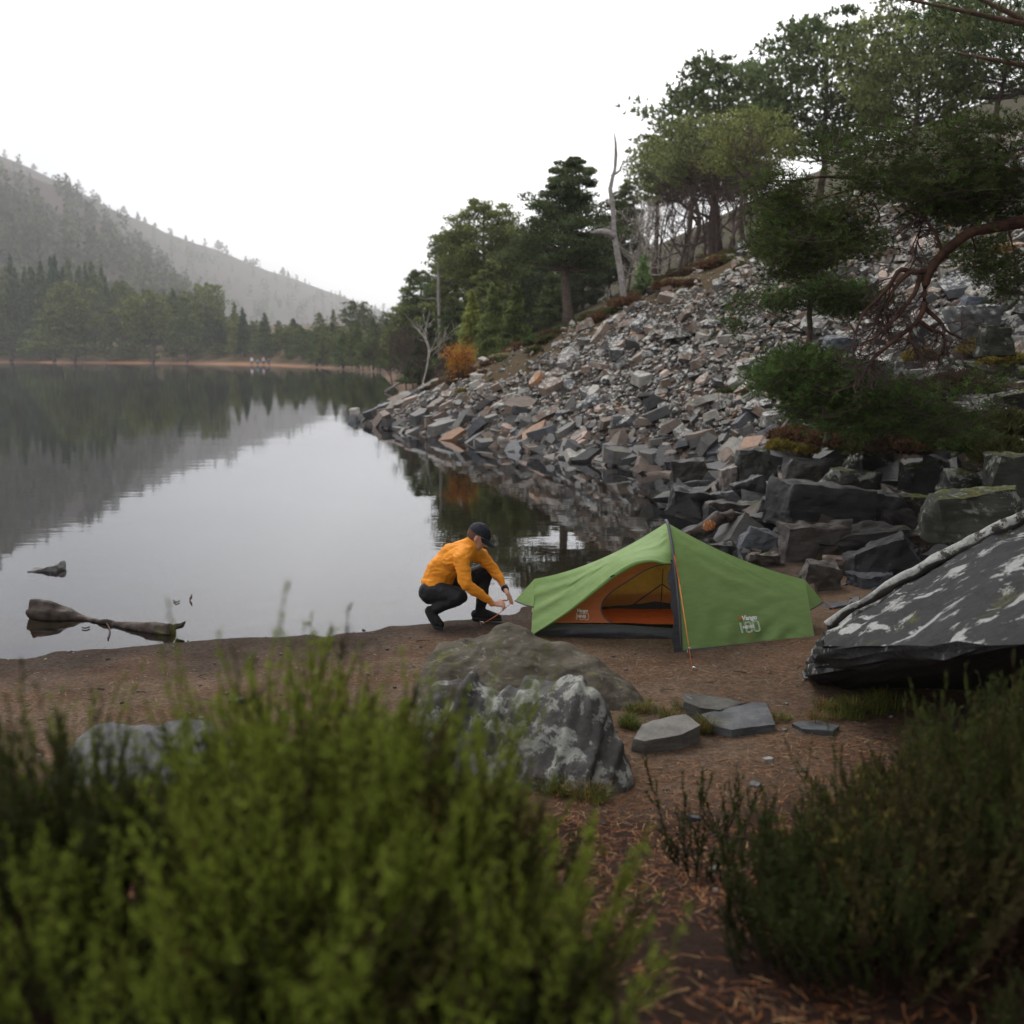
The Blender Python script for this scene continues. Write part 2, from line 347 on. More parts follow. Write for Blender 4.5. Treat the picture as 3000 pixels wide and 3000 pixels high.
# ------------------------------------------------------------------ ground sheet (polar grid about the beach), lake, far hill
def polar_ground():
    rs = np.concatenate([[0.0], np.geomspace(0.5, 4500, 410)])
    az = np.radians(np.concatenate([np.arange(-180, -42, 6.0), np.arange(-42, 42, 0.34), np.arange(42, 180, 6.0)]))
    R, A = np.meshgrid(rs, az, indexing='ij'); x = R*np.sin(A); y = R*np.cos(A)
    z = H(x, y); nr, na = R.shape
    v = np.stack([x, y, z], -1).reshape(-1, 3)
    i = np.arange(nr-1)[:, None]*na; j = np.arange(na)[None]; j2 = (j+1) % na
    f = np.stack([i+j, i+j2, i+na+j2, i+na+j], -1).reshape(-1, 4)[:, ::-1]
    X, Y, Z = v[:, 0], v[:, 1], v[:, 2]; q = np.stack([X, Y, 0*X], -1)
    sand = np.array([0.142, 0.098, 0.068]); soil = np.array([0.038, 0.022, 0.016]); bed = np.array([0.10, 0.092, 0.08]); wetc = np.array([0.055, 0.042, 0.034])
    scr = np.array([0.034, 0.030, 0.026]); hth = np.array([0.070, 0.052, 0.026]); fl = np.array([0.04, 0.038, 0.02]); fars = np.array([0.26, 0.135, 0.07])  # scr kept dark so gaps between the scree stones read as shadow
    def mixa(c, d, w): return c*(1-w[:, None])+d*w[:, None]
    c = np.tile(sand, (len(v), 1))
    c = mixa(c, soil, np.clip(sstep(5.6, 4.4, Y+0.5*fbm(q*1.2, 3, 2))+0.55*sstep(1.6, 2.6, X+0.4*fbm(q*2, 2, 4))*sstep(7.6, 6.6, Y), 0, 1))
    c = mixa(c, wetc, sstep(0.045, 0.012, Z)*sstep(-0.1, 0.0, Z)*0.9)
    c = mixa(c, np.array([0.06, 0.040, 0.030]), sstep(3.2, 4.2, X)*sstep(6.5, 7.6, Y)*0.7)
    hill = sstep(0.3, 0.9, Z)*sstep(9, 13, Y)
    c = mixa(c, scr, hill)
    h2m = sstep(-1.2, -0.3, SL1*(0.87*(X-3.3)+0.5*(Y-20.8))-0.45*(X-np.interp(Y, x0y, x0x)))*sstep(20, 30, Y)
    c = mixa(c, hth, h2m*hill); c = mixa(c, fl, sstep(45, 60, Y)*hill*(0.8+0.2*fbm(q*0.2, 3, 6)))
    fr_ = Y-np.interp(X, fsx, fsy); isf = sstep(-4, 0, fr_)*(X < -12)
    c = mixa(c, fars, isf*sstep(9, 4, fr_+3*fbm(q*0.05, 2, 1))*sstep(-25, -50, X)); c = mixa(c, np.array([0.09, 0.065, 0.035]), isf*sstep(5, 14, fr_))
    c = mixa(c, bed, sstep(-0.02, -0.25, Z)); c = mixa(c, bed*0.35, sstep(-0.3, -1.6, Z))
    o = mk('ground', v, f, M['ground'], smooth=True, attrs={'tint': c}); tag(o, kind='structure'); return o
polar_ground()
w = mk('water', [(-1500, 6.5, 0), (1500, 6.5, 0), (1500, 3800, 0), (-1500, 3800, 0)], [(0, 1, 2, 3)], M['water']); tag(w, kind='structure')

# ------------------------------------------------------------------ vegetation generators
def unit(a): return a/(np.linalg.norm(a, axis=-1, keepdims=True)+1e-9)
def blades(mb, pos, dirs, ln, wd_, col, m=3, spread=0.6, r=rng):
    """m slim triangles at every position, fanned about a direction"""
    n = len(pos); pos = np.repeat(pos, m, 0); dirs = np.repeat(dirs, m, 0); col = np.repeat(np.broadcast_to(col, (n, 3)), m, 0)
    ln = np.repeat(np.broadcast_to(ln, (n,)), m)*r.uniform(0.7, 1.25, n*m)
    d = unit(dirs+spread*r.normal(size=dirs.shape)); s = unit(np.cross(d, r.normal(size=d.shape)))*(ln*wd_)[:, None]
    v = np.stack([pos-s, pos+s, pos+d*ln[:, None]], 1).reshape(-1, 3); f = np.arange(n*m*3).reshape(-1, 3)
    mb.add(v, f, np.repeat(col, 3, 0))
def pine(seed, shape='dome', cb=0.38, leaf=0.03, nt=2600, nb=46, w=0.55, lean=0.02, rt=0.018, ln=3, tone=(1, 1, 1), limbs=True, wdt=0.35, dens=1.0):
    """unit-height tree; returns trunk and crown builders"""
    r = np.random.default_rng(seed); T = MB(); K = MB()
    zz = np.linspace(0, 0.97, 9); tx = np.cumsum(r.normal(0, lean, 9))*0.6; ty = np.cumsum(r.normal(0, lean, 9))*0.6; tx -= tx[0]; ty -= ty[0]
    tr = np.stack([tx, ty, zz], -1); rad = rt*(1-zz)**0.8+0.002; rad[0] *= 1.5
    T.add(*tube(tr, rad, 8))
    pos, dr, cl = [], [], []
    per = max(4, nt//nb)
    for k in range(nb):
        u = (k+r.uniform(0, 1))/nb; zf = cb+(0.985-cb)*u; az = k*2.4+r.uniform(-0.5, 0.5)
        if shape == 'dome': pr = math.sqrt(max(0, 1-(max(0, u-0.30)/0.72)**2.2))*(0.55+0.45*min(1, u/0.25)); up = 0.25+0.55*u
        elif shape == 'layer': pr = (1-u)**0.55*(0.65+0.5*r.random()); up = 0.12+0.25*u
        else: pr = (1-u)**0.85*(0.85+0.25*r.random())+0.02; up = 0.02+0.35*u
        L = 0.5*w*pr*r.uniform(0.72, 1.12)
        base = np.array([np.interp(zf, zz, tx), np.interp(zf, zz, ty), zf-up*L*(0.75 if shape != 'cone' else 0.3)])
        e = np.array([math.cos(az), math.sin(az), 0]); b = base+e*L*0.5+np.array([0, 0, up*L*0.35]); tip = base+e*L+np.array([0, 0, up*L*(1 if shape != 'cone' else 0.3)])
        pth = spline([base, b+r.normal(0, 0.05*L, 3), tip], 6)
        if limbs and L > 0.05: T.add(*tube(pth, np.linspace(rt*0.34*(1-0.6*u), rt*0.06, 6), 4, False))
        n = int(per*dens*(0.35+1.1*L/(0.5*w))); t = r.uniform(0.30 if shape != 'cone' else 0.12, 1.04, n)**0.8
        nc = max(2, int(2+5*L/(0.5*w))); ct = r.uniform(0.4, 1.0, nc); cside = r.normal(0, 0.26*L, nc); side = np.array([-e[1], e[0], 0])
        ci = r.integers(0, nc, n); c = base+(tip-base)*ct[ci][:, None]+side*(cside[ci])[:, None]
        rr = L*(0.20 if shape != 'cone' else 0.16)+0.01
        if shape == 'cone':
            c = base+(tip-base)*t[:, None]+side*(r.normal(0, 0.30*L, n)*(1.1-0.5*t))[:, None]; q = r.normal(size=(n, 3))*np.array([rr*0.4, rr*0.4, rr*0.5]); q[:, 2] -= 0.12*L*t
        else:
            c = c+np.array([0, 0, 0.03*L]); q = unit(r.normal(size=(n, 3)))*(r.random((n, 1))**0.4)*np.array([rr*1.25, rr*1.25, rr*0.46])
        pos.append(c+q); dr.append(unit(e*0.6+np.array([0, 0, 0.75])+q/rr*0.5)); tone_b = r.uniform(0.6, 1.5, nc)[ci] if shape != 'cone' else np.full(n, r.uniform(0.65, 1.4))
        cl.append(tone_b[:, None]*np.array(tone)*r.uniform(0.7, 1.3, (n, 1)))
    blades(K, np.concatenate(pos), np.concatenate(dr), leaf, wdt, np.concatenate(cl), ln, 0.7, r)
    return T, K
def bare_tree(seed, h=1.0, depth=5, r0=0.02, spread=0.55, up=0.35, T=None, start=(0, 0, 0), d0=(0, 0, 1), tw=0.0012, L0=0.38):
    r = np.random.default_rng(seed); T = T or MB(); tips = []
    def grow(p, d, L, rad, lv):
        n = 5; path = [p]; q = p; dd = d
        for i in range(n-1):
            dd = unit(dd+r.normal(0, 0.16, 3)+np.array([0, 0, 0.04])); q = q+dd*L/(n-1); path.append(q)
        T.add(*tube(np.array(path), np.linspace(rad, max(tw, rad*0.6), n), 6 if lv < 2 else 3, False))
        if lv >= depth: tips.append((q, dd)); return
        for k in range(3 if lv > 0 else 4):
            at = path[r.integers(2, n)]; nd = unit(dd+spread*r.normal(size=3)*1.2+np.array([0, 0, up*r.uniform(0, 1)]))
            grow(at, nd, L*r.uniform(0.55, 0.8), max(tw, rad*0.55), lv+1)
    grow(np.array(start, float), unit(np.array(d0, float)), L0*h, r0, 0)
    return T, tips
def treething(name, label, cat, TK, loc, h, w=None, rz=0, group=None, bark='farbark', leafm='needles', tilt=(0, 0)):
    w = w or h; e = thing(name, label, cat, loc, group, rz); e.scale = (w, w, h); e.rotation_euler = (tilt[0], tilt[1], rz)
    TK[0].build('trunk', M[bark], e, smooth=True)
    if TK[1] is not None and TK[1].n: TK[1].build('crown', M[leafm], e)
    return e

# ------------------------------------------------------------------ far side: hill, wooded slope, far-shore wood
def far_hill(name, prof, yb, yr, seed, col, zb=2.0):
    """hillside running up to a skyline given by its profile"""
    pu, pv = np.array(prof).T; U = np.linspace(pu[0], pu[-1], 150); V = np.interp(U, pu, pv); Yr = np.interp(U, yr[0], yr[1]); Yb = np.interp(U, yb[0], yb[1])
    R = P(U, V, Yr); B = P(U, V, Yb); tt = np.concatenate([np.linspace(0, 1, 34), [1.12, 1.3]]); vs = []
    for t in tt:
        q = R*min(t, 1.3)+B*(1-min(t, 1.3)); zt = zb+(R[:, 2]-zb)*(t**1.15 if t <= 1 else 1-0.5*(t-1)); q = q.copy(); q[:, 2] = zt
        nn = fbm(np.stack([q[:, 0], q[:, 1], 0*q[:, 0]], -1)*0.012, 4, seed); q[:, 2] += nn*9*math.sin(min(t, 1)*math.pi)+fbm(q*0.05, 3, seed+3)*1.5
        vs.append(q)
    v = np.array(vs).reshape(-1, 3); nr, na = len(tt), len(U); i = np.arange(nr-1)[:, None]*na; j = np.arange(na-1)[None]
    f = np.stack([i+j, i+j+1, i+na+j+1, i+na+j], -1).reshape(-1, 4)
    q = v*0.02; c = np.array(col)*(1+0.35*fbm(q, 4, seed+7))[:, None]; g = sstep(0.0, 0.35, fbm(v*0.011+5, 3, seed+9)); c = c*(1-g[:, None])+np.array([0.045, 0.06, 0.03])*g[:, None]
    o = mk(name, v, f, M['ground'], smooth=True, attrs={'tint': c}); tag(o, kind='structure'); return v.reshape(nr, na, 3)
A_prof = [(-220, 378), (-200, 385), (0, 492), (66, 509), (105, 523), (163, 546), (202, 561), (221, 582), (272, 612), (310, 647), (380, 700), (470, 770), (560, 840), (640, 900)]
B_prof = [(-400, 300), (60, 480), (109, 503), (194, 544), (241, 567), (295, 596), (361, 629), (427, 651), (485, 682), (559, 709), (641, 734), (718, 767), (785, 794), (855, 814), (894, 829), (933, 845), (991, 864), (1042, 884), (1088, 901), (1139, 915), (1250, 945), (1500, 980)]
hA = far_hill('hill', A_prof, ([-220, 700], [430, 430]), ([-220, 0, 700], [860, 950, 1150]), 21, (0.055, 0.038, 0.031))
hB = far_hill('hill', B_prof, ([-400, 1500], [750, 1300]), ([-400, 300, 1500], [1350, 1600, 3100]), 31, (0.055, 0.042, 0.035))
# wooded slope: small conifers too many to count
def hill_wood():
    r = np.random.default_rng(5); K = MB()
    protos = []
    for s in range(5):
        T, k = pine(700+s, ['cone', 'dome', 'cone', 'layer', 'cone'][s], cb=0.1, leaf=0.16, nt=46, nb=12, w=[0.42, 0.7, 0.36, 0.6, 0.5][s], ln=1, limbs=False, wdt=0.55); protos.append(k.arr()+(np.concatenate(k.c),))
    def put(v, ri, ci, h):
        p = v[ri, ci]*0.5+v[min(ri+1, 35), min(ci+1, v.shape[1]-1)]*0.5; pv, pf, pc = protos[r.integers(0, 5)]; a = r.uniform(0, 6.3); ca, sa = math.cos(a), math.sin(a)
        q = pv@np.array([[ca, sa, 0], [-sa, ca, 0], [0, 0, 1]])*h; K.add(q+p, pf, pc*r.uniform(0.35, 0.7))
    for v, cnt in ((hA, 1000), (hB, 1500)):
        nr, na = v.shape[:2]; k = 0
        for _ in range(cnt*3):
            ri = min(33, int(34*r.random()**1.15)); ci = r.integers(0, na); p = v[ri, ci]
            dn = 0.5+0.9*float(fbm(np.array([p*0.016]), 3, 77)[0])-0.45*ri/34
            if r.random() > dn+0.18: continue
            q0 = v.copy() if False else v; put(q0, ri, ci, r.uniform(10, 22)); k += 1
            if k >= cnt: break
    o = K.build('hillside_trees', M['needles']); tag(o, kind='stuff')
hill_wood()
protoS = {}
def proto(key, **kw):
    e = bpy.data.objects.new('proto', None); T, K = pine(**kw); protoS[key] = (T.build('trunk', M['farbark'], smooth=True, link=False), K.build('crown', M['needles'], link=False)); return e
for i in range(3):
    proto(('dome', i), seed=100+i, shape='dome', cb=0.34, leaf=0.030, nt=3000, nb=40, w=0.95, tone=(0.95, 0.92, 0.78), ln=3)
    proto(('cone', i), seed=120+i, shape='cone', cb=0.10, leaf=0.028, nt=2400, nb=70, w=0.62, tone=(0.6, 0.72, 0.68), ln=3)
    proto(('layer', i), seed=140+i, shape='layer', cb=0.22, leaf=0.028, nt=2800, nb=44, w=0.9, tone=(0.85, 0.88, 0.72), ln=3)
proto(('pale', 0), seed=161, shape='cone', cb=0.12, leaf=0.028, nt=2000, nb=60, w=0.62, tone=(1.35, 1.25, 0.9), ln=3)
def put_tree(key, name, label, loc, h, w, rz, group=None, cat='tree', tilt=(0, 0)):
    e = thing(name, label, cat, loc, group, rz); e.scale = (w, w, h); e.rotation_euler = (tilt[0], tilt[1], rz)
    for p in protoS[key]:
        c = p.copy(); C.objects.link(c); c.parent = e
    return e
def tree_at(key, name, label, U, Vtop, wpx, Y, rz=0, group=None, zoff=0.0, zbase=None):
    pw = {'dome': 0.95, 'cone': 0.62, 'layer': 0.9, 'pale': 0.62}[key[0]]
    top = P(U, Vtop, Y); zb = float(H(top[0], top[1])) if zbase is None else zbase; zb = max(zb, 0.3)-0.15+zoff; h = top[2]-zb
    dep = top[1]*cp_+(CAMZ-top[2])*sp_; wid = wpx/FPX*dep
    return put_tree(key, name, label, (top[0], top[1], zb), h, wid/pw, rz, group)
# the trees one can pick out on the far shore, left to right
NF = [(('layer', 0), 'dense dark pine at the left end of the far shore', 25, 960, 190, 285),
      (('dome', 0), 'broad flat-topped pine with a leaning bare trunk on the far shore', 205, 826, 165, 275),
      (('layer', 1), 'low wide pine with drooping boughs down to the far beach', 150, 905, 190, 270),
      (('dome', 1), 'round-headed pine on exposed roots above the far beach', 437, 853, 170, 262),
      (('layer', 2), 'bright green layered pine right of the pine on exposed roots', 540, 868, 135, 256),
      (('dome', 2), 'tallest round pine crown rising behind the bright green layered pine', 602, 832, 130, 285),
      (('layer', 0), 'dark bushy pine between the two round pines of the far shore', 350, 830, 150, 285),
      (('pale', 0), 'narrow pale conifer just left of the far walkers', 680, 884, 60, 252),
      (('cone', 0), 'pointed conifer standing straight behind the far walkers', 710, 900, 62, 250),
      (('cone', 1), 'bushy pointed spruce just right of the far walkers', 774, 916, 80, 240),
      (('cone', 2), 'dark cone-shaped spruce in the middle of the far shore', 860, 932, 78, 232),
      (('layer', 1), 'loose pine with two stems on the far shore', 935, 915, 80, 225),
      (('pale', 0), 'thin pale pine beside the big round pine of the far shore', 980, 905, 52, 228),
      (('dome', 0), 'big round pine standing alone at the right end of the far beach', 1053, 884, 112, 190),
      (('pale', 0), 'small light green pine at the corner of the lake', 1130, 985, 62, 150),
      (('layer', 2), 'grey-green pine behind the corner of the lake', 1128, 912, 80, 200)]
for i, (k, lab, U, V, wpx, Y) in enumerate(NF): tree_at(k, 'pine_tree' if k[0] != 'cone' else 'spruce_tree', lab, U, V, wpx, Y, rz=i*1.7)
r = np.random.default_rng(12)
skyl_u = [0, 150, 300, 400, 560, 700, 850, 1000, 1150]; skyl_v = [740, 745, 770, 845, 850, 905, 935, 930, 950]
for k in range(64):
    U = -90+k*19.5+r.uniform(-8, 8); back = r.random(); Y = np.interp(U, [-100, 400, 1150], [312, 290, 235])+back*26
    V = np.interp(U, skyl_u, skyl_v)+r.uniform(-5, 45)+(18 if U > 600 else 0); kind = r.choice(['cone', 'dome', 'layer', 'cone'] if U > 330 else ['cone', 'cone', 'layer', 'cone'])
    tree_at((kind, int(r.integers(0, 3))), 'spruce_tree' if kind == 'cone' else 'pine_tree', {'cone': 'dark pointed conifer crowded into the wood behind the far beach', 'dome': 'round-topped pine crowded into the wood behind the far beach', 'layer': 'bushy pine crowded into the wood behind the far beach'}[kind],
            U, V, r.uniform(55, 110), Y, rz=r.uniform(0, 6), group='trees of the wood behind the far beach')
for k in range(26):                                           # low bushy growth closing the foot of the wood
    U = -60+k*46+r.uniform(-14, 14); Y = np.interp(U, [-60, 450, 1150], [296, 268, 215])+r.uniform(0, 8)
    tree_at(('layer', int(r.integers(0, 3))), 'young_pine', 'low young pine at the foot of the far wood', U, 985+r.uniform(-20, 25), r.uniform(60, 110), Y, rz=r.uniform(0, 6), group='low young pines along the far beach', zoff=-0.5)
for k in range(14):                                           # lone trees along the skyline of the far hill
    U = [100, 202, 290, 362, 405, 425, 455, 500, 545, 640, 720, 735, 828, 845][k]; V = np.interp(U, *np.array(B_prof).T); Y = np.interp(U, [-400, 300, 1500], [1350, 1600, 3100])
    p = P(U, V, Y); h = [9, 12, 11, 12, 11, 8, 7, 6, 8, 14, 9, 7, 10, 9][k]; put_tree(('cone', k % 3) if k % 3 else ('layer', 0), 'spruce_tree', 'lone misty tree standing on the skyline of the far hill', (p[0], p[1], p[2]-1), h*1.15*Y/1500, h*1.3*Y/1500, k*1.3, 'lone trees on the far skyline')

# ------------------------------------------------------------------ the near wood right of the lake
def mid_tree(U, Vtop, wpx, Y, label, seed, shape='dome', name='pine_tree', tone=(1, 1, 1), cb=0.36, nt=9000, leaf=None, zoff=0, bark='bark', group=None, rt=0.02, nb=60, tilt=(0, 0), dens=1.0):
    top = P(U, Vtop, Y); zb = max(float(H(top[0], top[1])), 0.2)-0.1+zoff; h = top[2]-zb; dep = top[1]*cp_+(CAMZ-top[2])*sp_; wid = wpx/FPX*dep
    leaf = leaf or max(0.09, 0.0023*Y)/h
    return treething(name, label, 'tree', pine(seed, shape, cb, leaf, nt, nb, wid/h, rt=rt, tone=tone, ln=3, dens=dens, wdt=0.28), (top[0], top[1], zb), h, h, 0, group, bark, tilt=tilt)
mid_tree(1425, 590, 260, 62, 'tall flat-topped pine with bare inner limbs at the left of the hillside wood', 201, nt=11000, tone=(1.25, 1.2, 0.9), cb=0.45)
mid_tree(1672, 455, 400, 42, 'great layered pine with a thick grey trunk on the ridge left of the dead tree', 202, 'layer', nt=24000, cb=0.36, rt=0.030, nb=64, tone=(1.05, 1.0, 0.85))
mid_tree(1290, 735, 170, 70, 'spreading pine hanging over the water at the left edge of the hillside wood', 203, 'layer', nt=7000, cb=0.2, tone=(1.25, 1.2, 0.9))
mid_tree(1225, 790, 150, 82, 'green pine stepping down to the lake corner', 204, nt=6000, cb=0.2, tone=(1.1, 1.1, 0.9))
mid_tree(1175, 885, 130, 95, 'lowest pine of the wood beside the lake corner', 205, nt=5000, cb=0.2)
mid_tree(1330, 680, 190, 74, 'dark pine crown behind the spreading lakeside pine', 206, nt=8000, cb=0.25, tone=(0.9, 0.95, 0.9))
mid_tree(1520, 665, 190, 78, 'pine crown filling the gap left of the great layered pine', 207, nt=8000, cb=0.2, tone=(1.0, 1.0, 0.9))
mid_tree(1590, 690, 170, 66, 'dim pine behind the great layered pine', 208, nt=7000, cb=0.2, tone=(0.85, 0.9, 0.9))
mid_tree(1455, 760, 200, 56, 'bushy pine below the tall flat-topped pine', 209, 'layer', nt=9000, cb=0.15, tone=(1.0, 1.0, 0.85))
mid_tree(1375, 850, 120, 50, 'light green young pine standing over the orange birch', 210, 'cone', 'young_pine', (1.5, 1.45, 0.9), 0.08, 6000)
mid_tree(1512, 822, 110, 43, 'light green young pine on the heather below the great pine', 211, 'cone', 'young_pine', (1.35, 1.35, 0.95), 0.12, 5500)
mid_tree(1438, 828, 115, 46, 'dark green young pine left of the light green one on the heather', 212, 'cone', 'young_pine', (1.0, 1.1, 0.9), 0.14, 5000)
mid_tree(1790, 640, 160, 60, 'pine crown showing right of the dead standing tree', 213, nt=6000, cb=0.2, tone=(0.85, 0.95, 0.9))
mid_tree(1830, 520, 150, 58, 'misty tall pine on the upper slope behind the birches', 214, 'layer', nt=6000, cb=0.3, tone=(0.8, 0.9, 0.9))
mid_tree(1710, 735, 150, 62, 'shaded pine between the great pine and the dead tree', 215, nt=6000, cb=0.1, tone=(0.8, 0.85, 0.8))
mid_tree(2010, 340, 300, 44, 'dark pine crown along the top of the slope', 216, nt=4500, cb=0.6, tone=(1.3, 1.25, 1.1))
mid_tree(2190, 330, 320, 40, 'dark pine at the top of the scree near the overhanging boughs', 217, nt=4500, cb=0.55, tone=(1.25, 1.2, 1.0))
mid_tree(1930, 400, 190, 52, 'pine behind the gnarled bare trees', 218, nt=4000, cb=0.55, tone=(1.2, 1.2, 1.05))
mid_tree(1882, 748, 70, 33.0, 'small blue-green pine sapling on the scree edge right of the dead tree', 219, 'cone', 'young_pine', (0.95, 1.15, 1.2), 0.3, 1500, dens=0.6, zoff=0)
for k, (U, V, wp, Y) in enumerate([(1260, 900, 150, 66), (1320, 870, 150, 60), (1560, 800, 130, 62), (1610, 790, 120, 58), (1480, 880, 120, 55), (1400, 760, 170, 66), (1650, 770, 130, 64), (1225, 960, 110, 62)]):
    mid_tree(U, V, wp, Y, 'shadowy pine filling the inside of the hillside wood', 230+k, 'layer' if k % 2 else 'cone', tone=(0.8, 0.85, 0.8), cb=0.05, nt=4500, group='pines inside the hillside wood')
for k, (U, V, wp, Y) in enumerate([(2120, 180, 420, 58), (2420, 60, 520, 52), (2700, 0, 520, 46), (2950, -60, 560, 44), (3300, -60, 600, 40)]):
    mid_tree(U, V, wp, Y, 'pine on the crest of the slope beyond the scree', 250+k, 'dome', tone=(1.15, 1.15, 1.0), cb=0.3, nt=5500, leaf=0.026, group='pines on the crest of the slope')

def bare(name, label, U, Vb, Vt, seed, mat, depth=5, r0=0.05, spread=0.55, Y=None, cat='tree', lean=(0, 0, 1), crown=None, L0=0.38, group=None, up=0.35, tw=0.006):
    b = ghit(U, Vb) if Y is None else np.array([*P(U, Vb, Y)[:2], 0]);
    if Y is not None: b[2] = H(b[0], b[1])
    top = P(U, Vt, b[1]); h = top[2]-b[2]; T, tips = bare_tree(seed, h, depth, r0, spread, up, d0=lean, L0=L0, tw=tw); T.v = [v*1.0 for v in T.v]
    av, af = T.arr(); T.v = [av*np.array([1, 1, h/max(av[:, 2].max(), 1e-3)])]; T.f = [af]
    e = thing(name, label, cat, (b[0], b[1], b[2]-0.05), group); T.build('trunk', M[mat], e, smooth=True)
    if crown: 
        K = MB(); tp = np.array([q for q, d in tips])*np.array([1, 1, h/max(av[:, 2].max(), 1e-3)]); n = crown; pp = tp[rng.integers(0, len(tp), n)]+rng.normal(0, 0.15, (n, 3)); blades(K, pp, rng.normal(size=(n, 3)), 0.045, 0.5, (1, 1, 1), 2, 0.8); K.build('crown', M['orangeleaf'], e)
    return e
bare('birch_tree', 'small orange-leaved birch at the foot of the scree', 1345, 1118, 1004, 41, 'twig', 5, 0.03, 0.9, crown=1500, L0=0.40)
bare('birch_tree', 'slender bare white birch with a forked crown by the water', 1237, 1135, 905, 44, 'birchbark', 3, 0.05, 0.38, Y=53, L0=0.55, lean=(-0.12, 0, 1), tw=0.012)
for k, (U, Vb, Vt, Y) in enumerate([(1872, 690, 560, 47), (1892, 688, 575, 47), (1905, 690, 540, 49)]):
    bare('birch_tree', ['pale bare birch, leftmost of the three on the slope', 'pale bare birch, middle of the three on the slope', 'pale bare birch, rightmost of the three on the slope'][k], U, Vb, Vt, 50+k, 'birchbark', 5, 0.06, 0.5, Y=Y, L0=0.45)
for k, (U, Vb, Vt, Y, wd2) in enumerate([(1190, 1085, 900, 62, 0), (1150, 1080, 930, 70, 0), (1240, 1080, 940, 58, 0), (1275, 1075, 960, 56, 0), (1210, 1090, 960, 60, 0)]):
    bare('bare_shrub', 'dense twiggy brown shrub at the water edge below the wood', U, Vb, Vt, 60+k, 'twig', 5, 0.05, 0.8, Y=Y, cat='shrub', L0=0.3, group='bare brown shrubs by the lake corner')
for k, (U, Y) in enumerate([(1930, 48), (1960, 52), (2060, 45), (2110, 42), (2160, 42), (1840, 56), (2240, 38), (1990, 40), (2090, 48), (2200, 46), (2130, 38)]):
    bare('bare_tree', 'reddish twiggy leafless birch in the thicket at the top of the slope', U, 690, [462, 440, 430, 400, 420, 480, 400, 520, 380, 360, 350, 500][k], 80+k, 'twig', 5, 0.07, 0.6, Y=Y, L0=0.33, group='leafless birches at the top of the slope', tw=0.008)
# gnarled pair and the dead standing trees, trunk paths read off the photo
def path_tree(name, label, Y, paths, mat, cat='tree', twigs=0, seed=1, k=8, tl=0.5, tdepth=3, tr_=0.02):
    pts = [[P(u, v, Y+dy) for (u, v, rr, dy) in pth] for pth in paths]; o0 = pts[0][0].copy()
    e = thing(name, label, cat, o0); r = np.random.default_rng(seed)
    for i, (pp, pth) in enumerate(zip(pts, paths)):
        n = 14 if i == 0 else 10; q = spline(pp, n); rad = np.interp(np.linspace(0, 1, n), np.linspace(0, 1, len(pth)), [a[2] for a in pth])
        q += fbm(q*3, 2, seed)[:, None]*rad[:, None]*0.6; mb = MB(); v, f = tube(q, rad, k); v = v+unit(v-np.repeat(q, k, 0).repeat(1, 0)[0])*0 if False else v
        d = fbm(v*np.array([14, 14, 2.5]), 3, seed)*np.mean(rad)*0.5; v = v+np.stack([d, d, 0*d], -1); mb.add(v, f)
        if twigs and i > 0:
            for _ in range(twigs):
                a = q[r.integers(n//2, n)]; bare_tree(r.integers(1e6), 1, tdepth, tr_, 0.6, 0.2, mb, a, unit(q[-1]-q[0]+0.8*r.normal(size=3)), 0.006, tl)
        av, af = mb.arr(); mk('trunk' if i == 0 else 'limb', av-o0, af, M[mat], e, True)
    return e
def yb(U, V): return float(ghit(U, V)[1])
Yd = yb(1832, 896)
path_tree('dead_tree', 'tall bleached dead tree with one stubby broken arm on the scree edge', Yd,
    [[(1833, 900, .17, 0), (1826, 865, .105, 0), (1815, 780, .092, 0), (1800, 690, .088, 0), (1795, 620, .078, 0), (1789, 550, .068, 0), (1800, 505, .042, 0), (1806, 440, .05, 0), (1800, 390, .02, 0)],
     [(1800, 692, .12, 0), (1780, 683, .12, -.1), (1755, 680, .09, -.2), (1730, 681, .03, -.3)], [(1790, 600, .05, 0), (1775, 592, .03, 0), (1762, 590, .01, 0)],
     [(1796, 570, .05, 0), (1806, 563, .03, 0), (1817, 565, .01, 0)], [(1792, 545, .05, 0), (1795, 520, .04, .1), (1788, 510, .01, .1)],
     [(1800, 510, .04, 0), (1815, 500, .03, 0), (1825, 480, .015, 0), (1850, 470, .01, 0)], [(1795, 680, .03, 0), (1785, 665, .02, -.2), (1770, 668, .01, -.3)]], 'deadwood', seed=3)
path_tree('dead_tree', 'thin straight dead pine with short snapped branches beside the orange birch', yb(1291, 1098),
    [[(1291, 1110, .20, 0), (1290, 1060, .12, 0), (1287, 950, .10, 0), (1285, 850, .10, 0), (1284, 757, .05, 0)],
     [(1285, 878, .035, 0), (1265, 874, .03, 0), (1245, 876, .02, 0), (1229, 872, .01, 0)], [(1284, 818, .035, 0), (1262, 812, .02, 0), (1240, 803, .01, 0)], [(1284, 815, .02, 0), (1300, 808, .01, 0)],
     [(1284, 784, .02, 0), (1270, 778, .01, 0)], [(1291, 1100, .08, 0), (1280, 1120, .06, -.3), (1265, 1140, .03, -.6)], [(1291, 1104, .07, 0), (1300, 1128, .05, -.3), (1292, 1150, .03, -.5)]], 'deadwood', seed=5)
